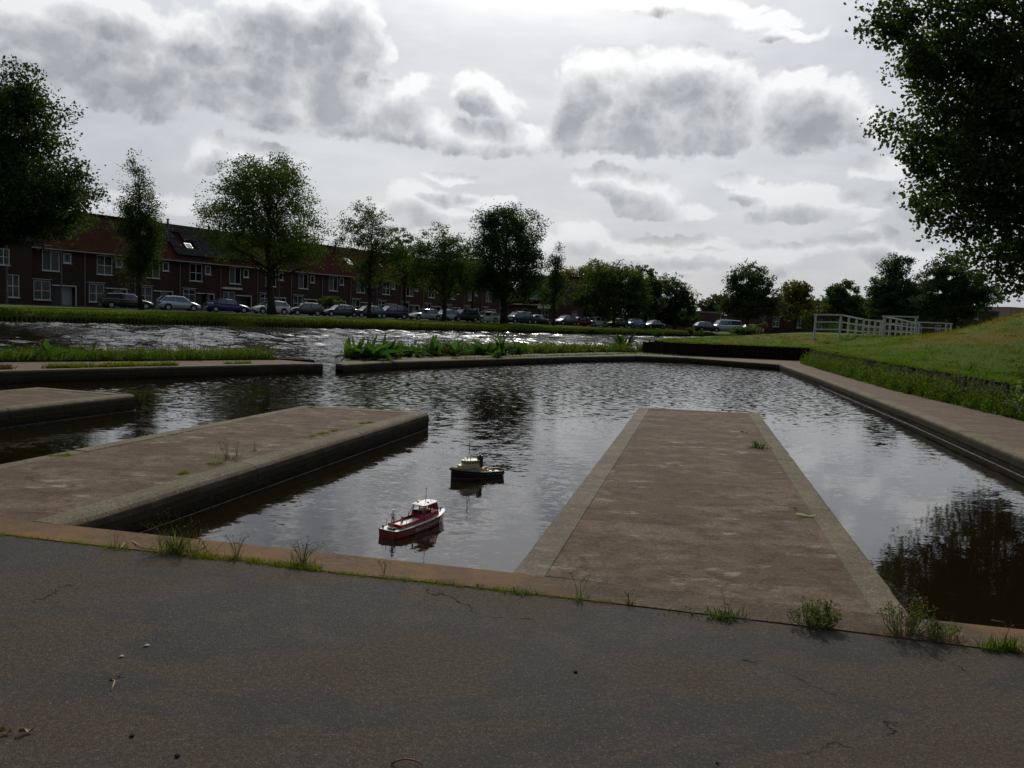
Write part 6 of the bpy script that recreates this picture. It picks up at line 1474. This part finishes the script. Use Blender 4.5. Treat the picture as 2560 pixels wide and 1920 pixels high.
def camomile(label, px, py, w_, h, n, seed, brown=0):
    q = G(px, py, 0); r = random.Random(seed); t = thing('flowering_weed', label, 'weed', (q.x, q.y, -.01)); sb = MB(); tips = []; lf = []
    for i in range(n):
        a_ = r.uniform(0, 6.28); rad = w_*r.random()**.5; tip = Vector((math.cos(a_)*rad, math.sin(a_)*rad*.55, h*r.uniform(.45, 1.0)*(1-.35*(rad/w_)**2))); b_ = Vector((tip.x*.35, tip.y*.35, 0))
        m1 = b_.lerp(tip, .5)+Vector((tip.x*.15, 0, -.01)); sb.tube([b_, m1, tip], [.0022, .0017, .001], 4); tips.append(tuple(tip))
        for _ in range(3):
            s_ = b_.lerp(tip, r.uniform(.35, .9)); e_ = s_+Vector((r.uniform(-.04, .04), r.uniform(-.03, .03), r.uniform(.0, .035))); sb.tube([s_, e_], [.0012, .0007], 3); tips.append(tuple(e_))
            for _ in range(5): lf.append(tuple(s_.lerp(e_, r.random())+Vector((r.gauss(0, .007), r.gauss(0, .007), r.gauss(0, .007)))))
        for _ in range(9): lf.append(tuple(b_.lerp(tip, r.random())+Vector((r.gauss(0, .009), r.gauss(0, .009), r.gauss(0, .008)))))
    sb.build('stems', WEEDO, t); leaves('foliage', np.array(lf), .017, WEEDO, t, seed, aspect=.35); hd = MB()
    for p in tips:
        if r.random() < .55: hd.tube([p, (p[0], p[1], p[2]+.006)], [.003, .0045], 6)
    tag(hd.build('flower_heads', MOSS if not brown else WEEDR, t), kind='stuff')
    if brown:
        P = np.array([[r.uniform(-w_, w_), r.gauss(0, .02), 0] for _ in range(300)]); blades('dead_stems', P, .05, .003, WEEDR, t, seed, .7)
camomile('bushy grey-green weed with button flower heads in the gap before the broad jetty', 2035, 1567, .145, .165, 40, 221)
camomile('tall straggling weed with brown base at the right foot of the broad jetty', 2262, 1590, .16, .25, 28, 222, 1); camomile('lower straggling weed leaning right of the tall brown-based one', 2365, 1603, .11, .17, 14, 223, 1)
# moss in the gap
kk = [c for c in crack if -3.6 < c[0] < 3.2]
mossline(kk[0:8], .020, 9000, MOSS, 231, .024, .007, 'bright moss filling the gap between kerb and tarmac', z=-.012)
mossline([xy(480,1391), xy(600,1400), xy(800,1425)], .034, 3600, MOSS, 232, .030, .007, 'thicker moss beside the large olive tuft', z=-.01)
mossline([xy(860,1434), xy(1080,1457), xy(1350,1486)], .026, 3000, MOSS, 233, .022, .006, 'green moss in the gap before the middle of the kerb', z=-.01)
mossline([xy(1600,1516), xy(2120,1578), xy(2560,1634)], .012, 1200, MOSS, 234, .014, .004, 'thin broken moss in the right part of the gap', z=-.015)
for i, (px, py, wpx, lb) in enumerate([(150, 1140, 26, 'moss patch near the left edge of the mossy jetty'), (540, 1160, 18, 'moss patch beside the spiky dark weeds'), (455, 1184, 12, 'small moss speck on the mossy jetty near its coping'), (840, 1077, 14, 'moss patch by the coping of the mossy jetty, middle'), (915, 1058, 16, 'moss patch by the coping of the mossy jetty, farthest'), (808, 1084, 9, 'dark moss speck by the coping of the mossy jetty'), (775, 1092, 9, 'pale moss speck by the coping of the mossy jetty')]):
    a = xy(px-wpx, py+2); b = xy(px+wpx, py-2); mossline([a, b], .04, 260, MOSS, 240+i*3, .025, .009, lb, z=-.004)

# ================================================================== LITTER
def litter_leaf(label, px, py, L, wd, ang, m, cat='leaf', seed=1, z=.004):
    q = G(px, py, 0); t = thing('fallen_leaf', label, cat, (q.x, q.y, z), ang); mb = MB(); r = random.Random(seed); n = 9; top = []
    for i in range(n+1):
        u = i/n; w_ = wd*.5*math.sin(math.pi*(.06+.9*u))**.7; zz = .006+.010*math.sin(u*7)*r.uniform(.6, 1.2); mb.v += [(u*L-L/2, -w_+r.uniform(-.003, .003), zz+.008), (u*L-L/2, 0, zz*.3+.001), (u*L-L/2, w_+r.uniform(-.003, .003), zz+.006)]
    for i in range(n): a = 3*i; mb.f += [(a, a+1, a+4, a+3), (a+1, a+2, a+5, a+4)]
    mb.build('blade', m, t, smooth=True); MB().tube([(L/2, 0, .003), (L/2+L*.12, .004, .004)], .0015, 4).build('stem', m, t)
litter_leaf('pale withered leaf lying on the broad jetty by its right coping', 2013, 1291, .15, .035, -.2, PALE, seed=3)
litter_leaf('small straw coloured scrap far out on the broad jetty', 1860, 1082, .10, .03, -.3, STRAW, seed=4); litter_leaf('small curled brown leaf at the lower left of the tarmac', 66, 1834, .045, .018, .5, STRAW, seed=5)
litter_leaf('small dark leaf at the left edge of the tarmac', 12, 1836, .04, .016, .1, WEEDR, seed=6); litter_leaf('dark curled leaf just beyond the pale withered one', 1988, 1274, .03, .018, .2, WEEDR, seed=7)
def lump(label, px, py, r_, m, cat, name, flat=.6, seed=1):
    q = G(px, py, 0); rr = random.Random(seed); bm = bmesh.new(); bmesh.ops.create_icosphere(bm, subdivisions=2, radius=r_)
    for v in bm.verts: v.co = Vector((v.co.x*1.25, v.co.y, v.co.z*flat))*rr.uniform(.88, 1.12)
    me = bpy.data.meshes.new(name); bm.to_mesh(me); bm.free(); o = link(name, me, m); o.location = (q.x, q.y, r_*flat*.8); o.rotation_euler = (0, 0, rr.uniform(0, 3)); return tag(o, label, cat)
M_SHELL = mat('shell_grey', rough=.5, fn=varied((.20, .20, .18), (.08, .08, .075), 90, .5, 200, .001)); M_STONE = mat('dark_stone', (.016, .015, .014), .8)
lump('small grey shell fragment, upper one of the pair on the left tarmac', 366, 1616, .010, M_SHELL, 'shell', 'shell', .5, 1); lump('small dark shell fragment, lower one of the pair on the left tarmac', 303, 1643, .009, M_SHELL, 'shell', 'shell', .5, 2)
lump('black pebble left of centre near the bottom of the tarmac', 444, 1891, .009, M_STONE, 'pebble', 'pebble', .7, 3); lump('dark pebble on the left tarmac above the black one', 330, 1841, .009, M_STONE, 'pebble', 'pebble', .6, 4)
lump('dark pebble on the tarmac in front of the broad jetty', 1439, 1681, .009, M_STONE, 'pebble', 'pebble', .6, 5); lump('tiny dark pebble at the bottom right of the tarmac', 1792, 1909, .005, M_STONE, 'pebble', 'pebble', .6, 6); lump('tiny dark speck of stone beside the twig on the left tarmac', 278, 1701, .006, M_STONE, 'pebble', 'pebble', .6, 7)
def twig(label, pts, rad, m, sub=0, seed=1):
    P = [G(x, y, z) for x, y, z in pts]; o = P[0]; t = thing('twig', label, 'twig', (o.x, o.y, 0)); Q = [(p.x-o.x, p.y-o.y, p.z+rad) for p in P]
    MB().tube(Q, [rad*(1-.5*i/len(Q)) for i in range(len(Q))], 6).build('stick', m, t, smooth=True)
    r = random.Random(seed); sb = MB()
    for i in range(sub):
        p = Vector(Q[1+i % (len(Q)-2)]); sb.tube([p, p+Vector((r.uniform(-.02, .02), r.uniform(-.01, .02), r.uniform(.002, .012)))], [rad*.5, rad*.25], 4)
    if sub: sb.build('side_twig', m, t)
M_TWIG = mat('brown_twig', rough=.8, fn=varied((.16, .07, .045), (.28, .16, .10), 60, .8, 200, .001))
twig('curved reddish brown twig at the bottom centre of the tarmac', [(978, 1912, 0), (990, 1905, .01), (1010, 1900, .018), (1032, 1902, .016), (1050, 1909, .008), (1056, 1918, 0)], .0042, M_TWIG, 6, 3)
twig('small straw coloured twig standing on the left tarmac', [(278, 1728, 0), (283, 1715, .004), (287, 1703, .006), (281, 1700, .01)], .0032, STRAW, 1, 4)
twig('thin black twig on the tarmac before the broad jetty', [(1855, 1650, 0), (1870, 1653, .003), (1885, 1658, .004), (1893, 1655, .003)], .0018, M_STONE, 3, 5)
twig('thin dark twig on the tarmac near the right tuft', [(2397, 1663, 0), (2405, 1672, .003), (2415, 1680, .003)], .0016, M_STONE, 2, 6)
twig('curled pale root end beside the large olive tuft', [(330, 1354, 0), (345, 1364, .01), (362, 1371, .006), (392, 1375, 0)], .004, STRAW, 2, 7); twig('bent pale root stub on the kerb by the small sprig', [(296, 1376, 0), (305, 1368, .006), (311, 1359, .014)], .0045, STRAW, 1, 8)
twig('straw stick floating on the dark water at the right', [(2478, 1550, -.249), (2495, 1553, -.249), (2512, 1556, -.249)], .0016, STRAW, 0, 9)
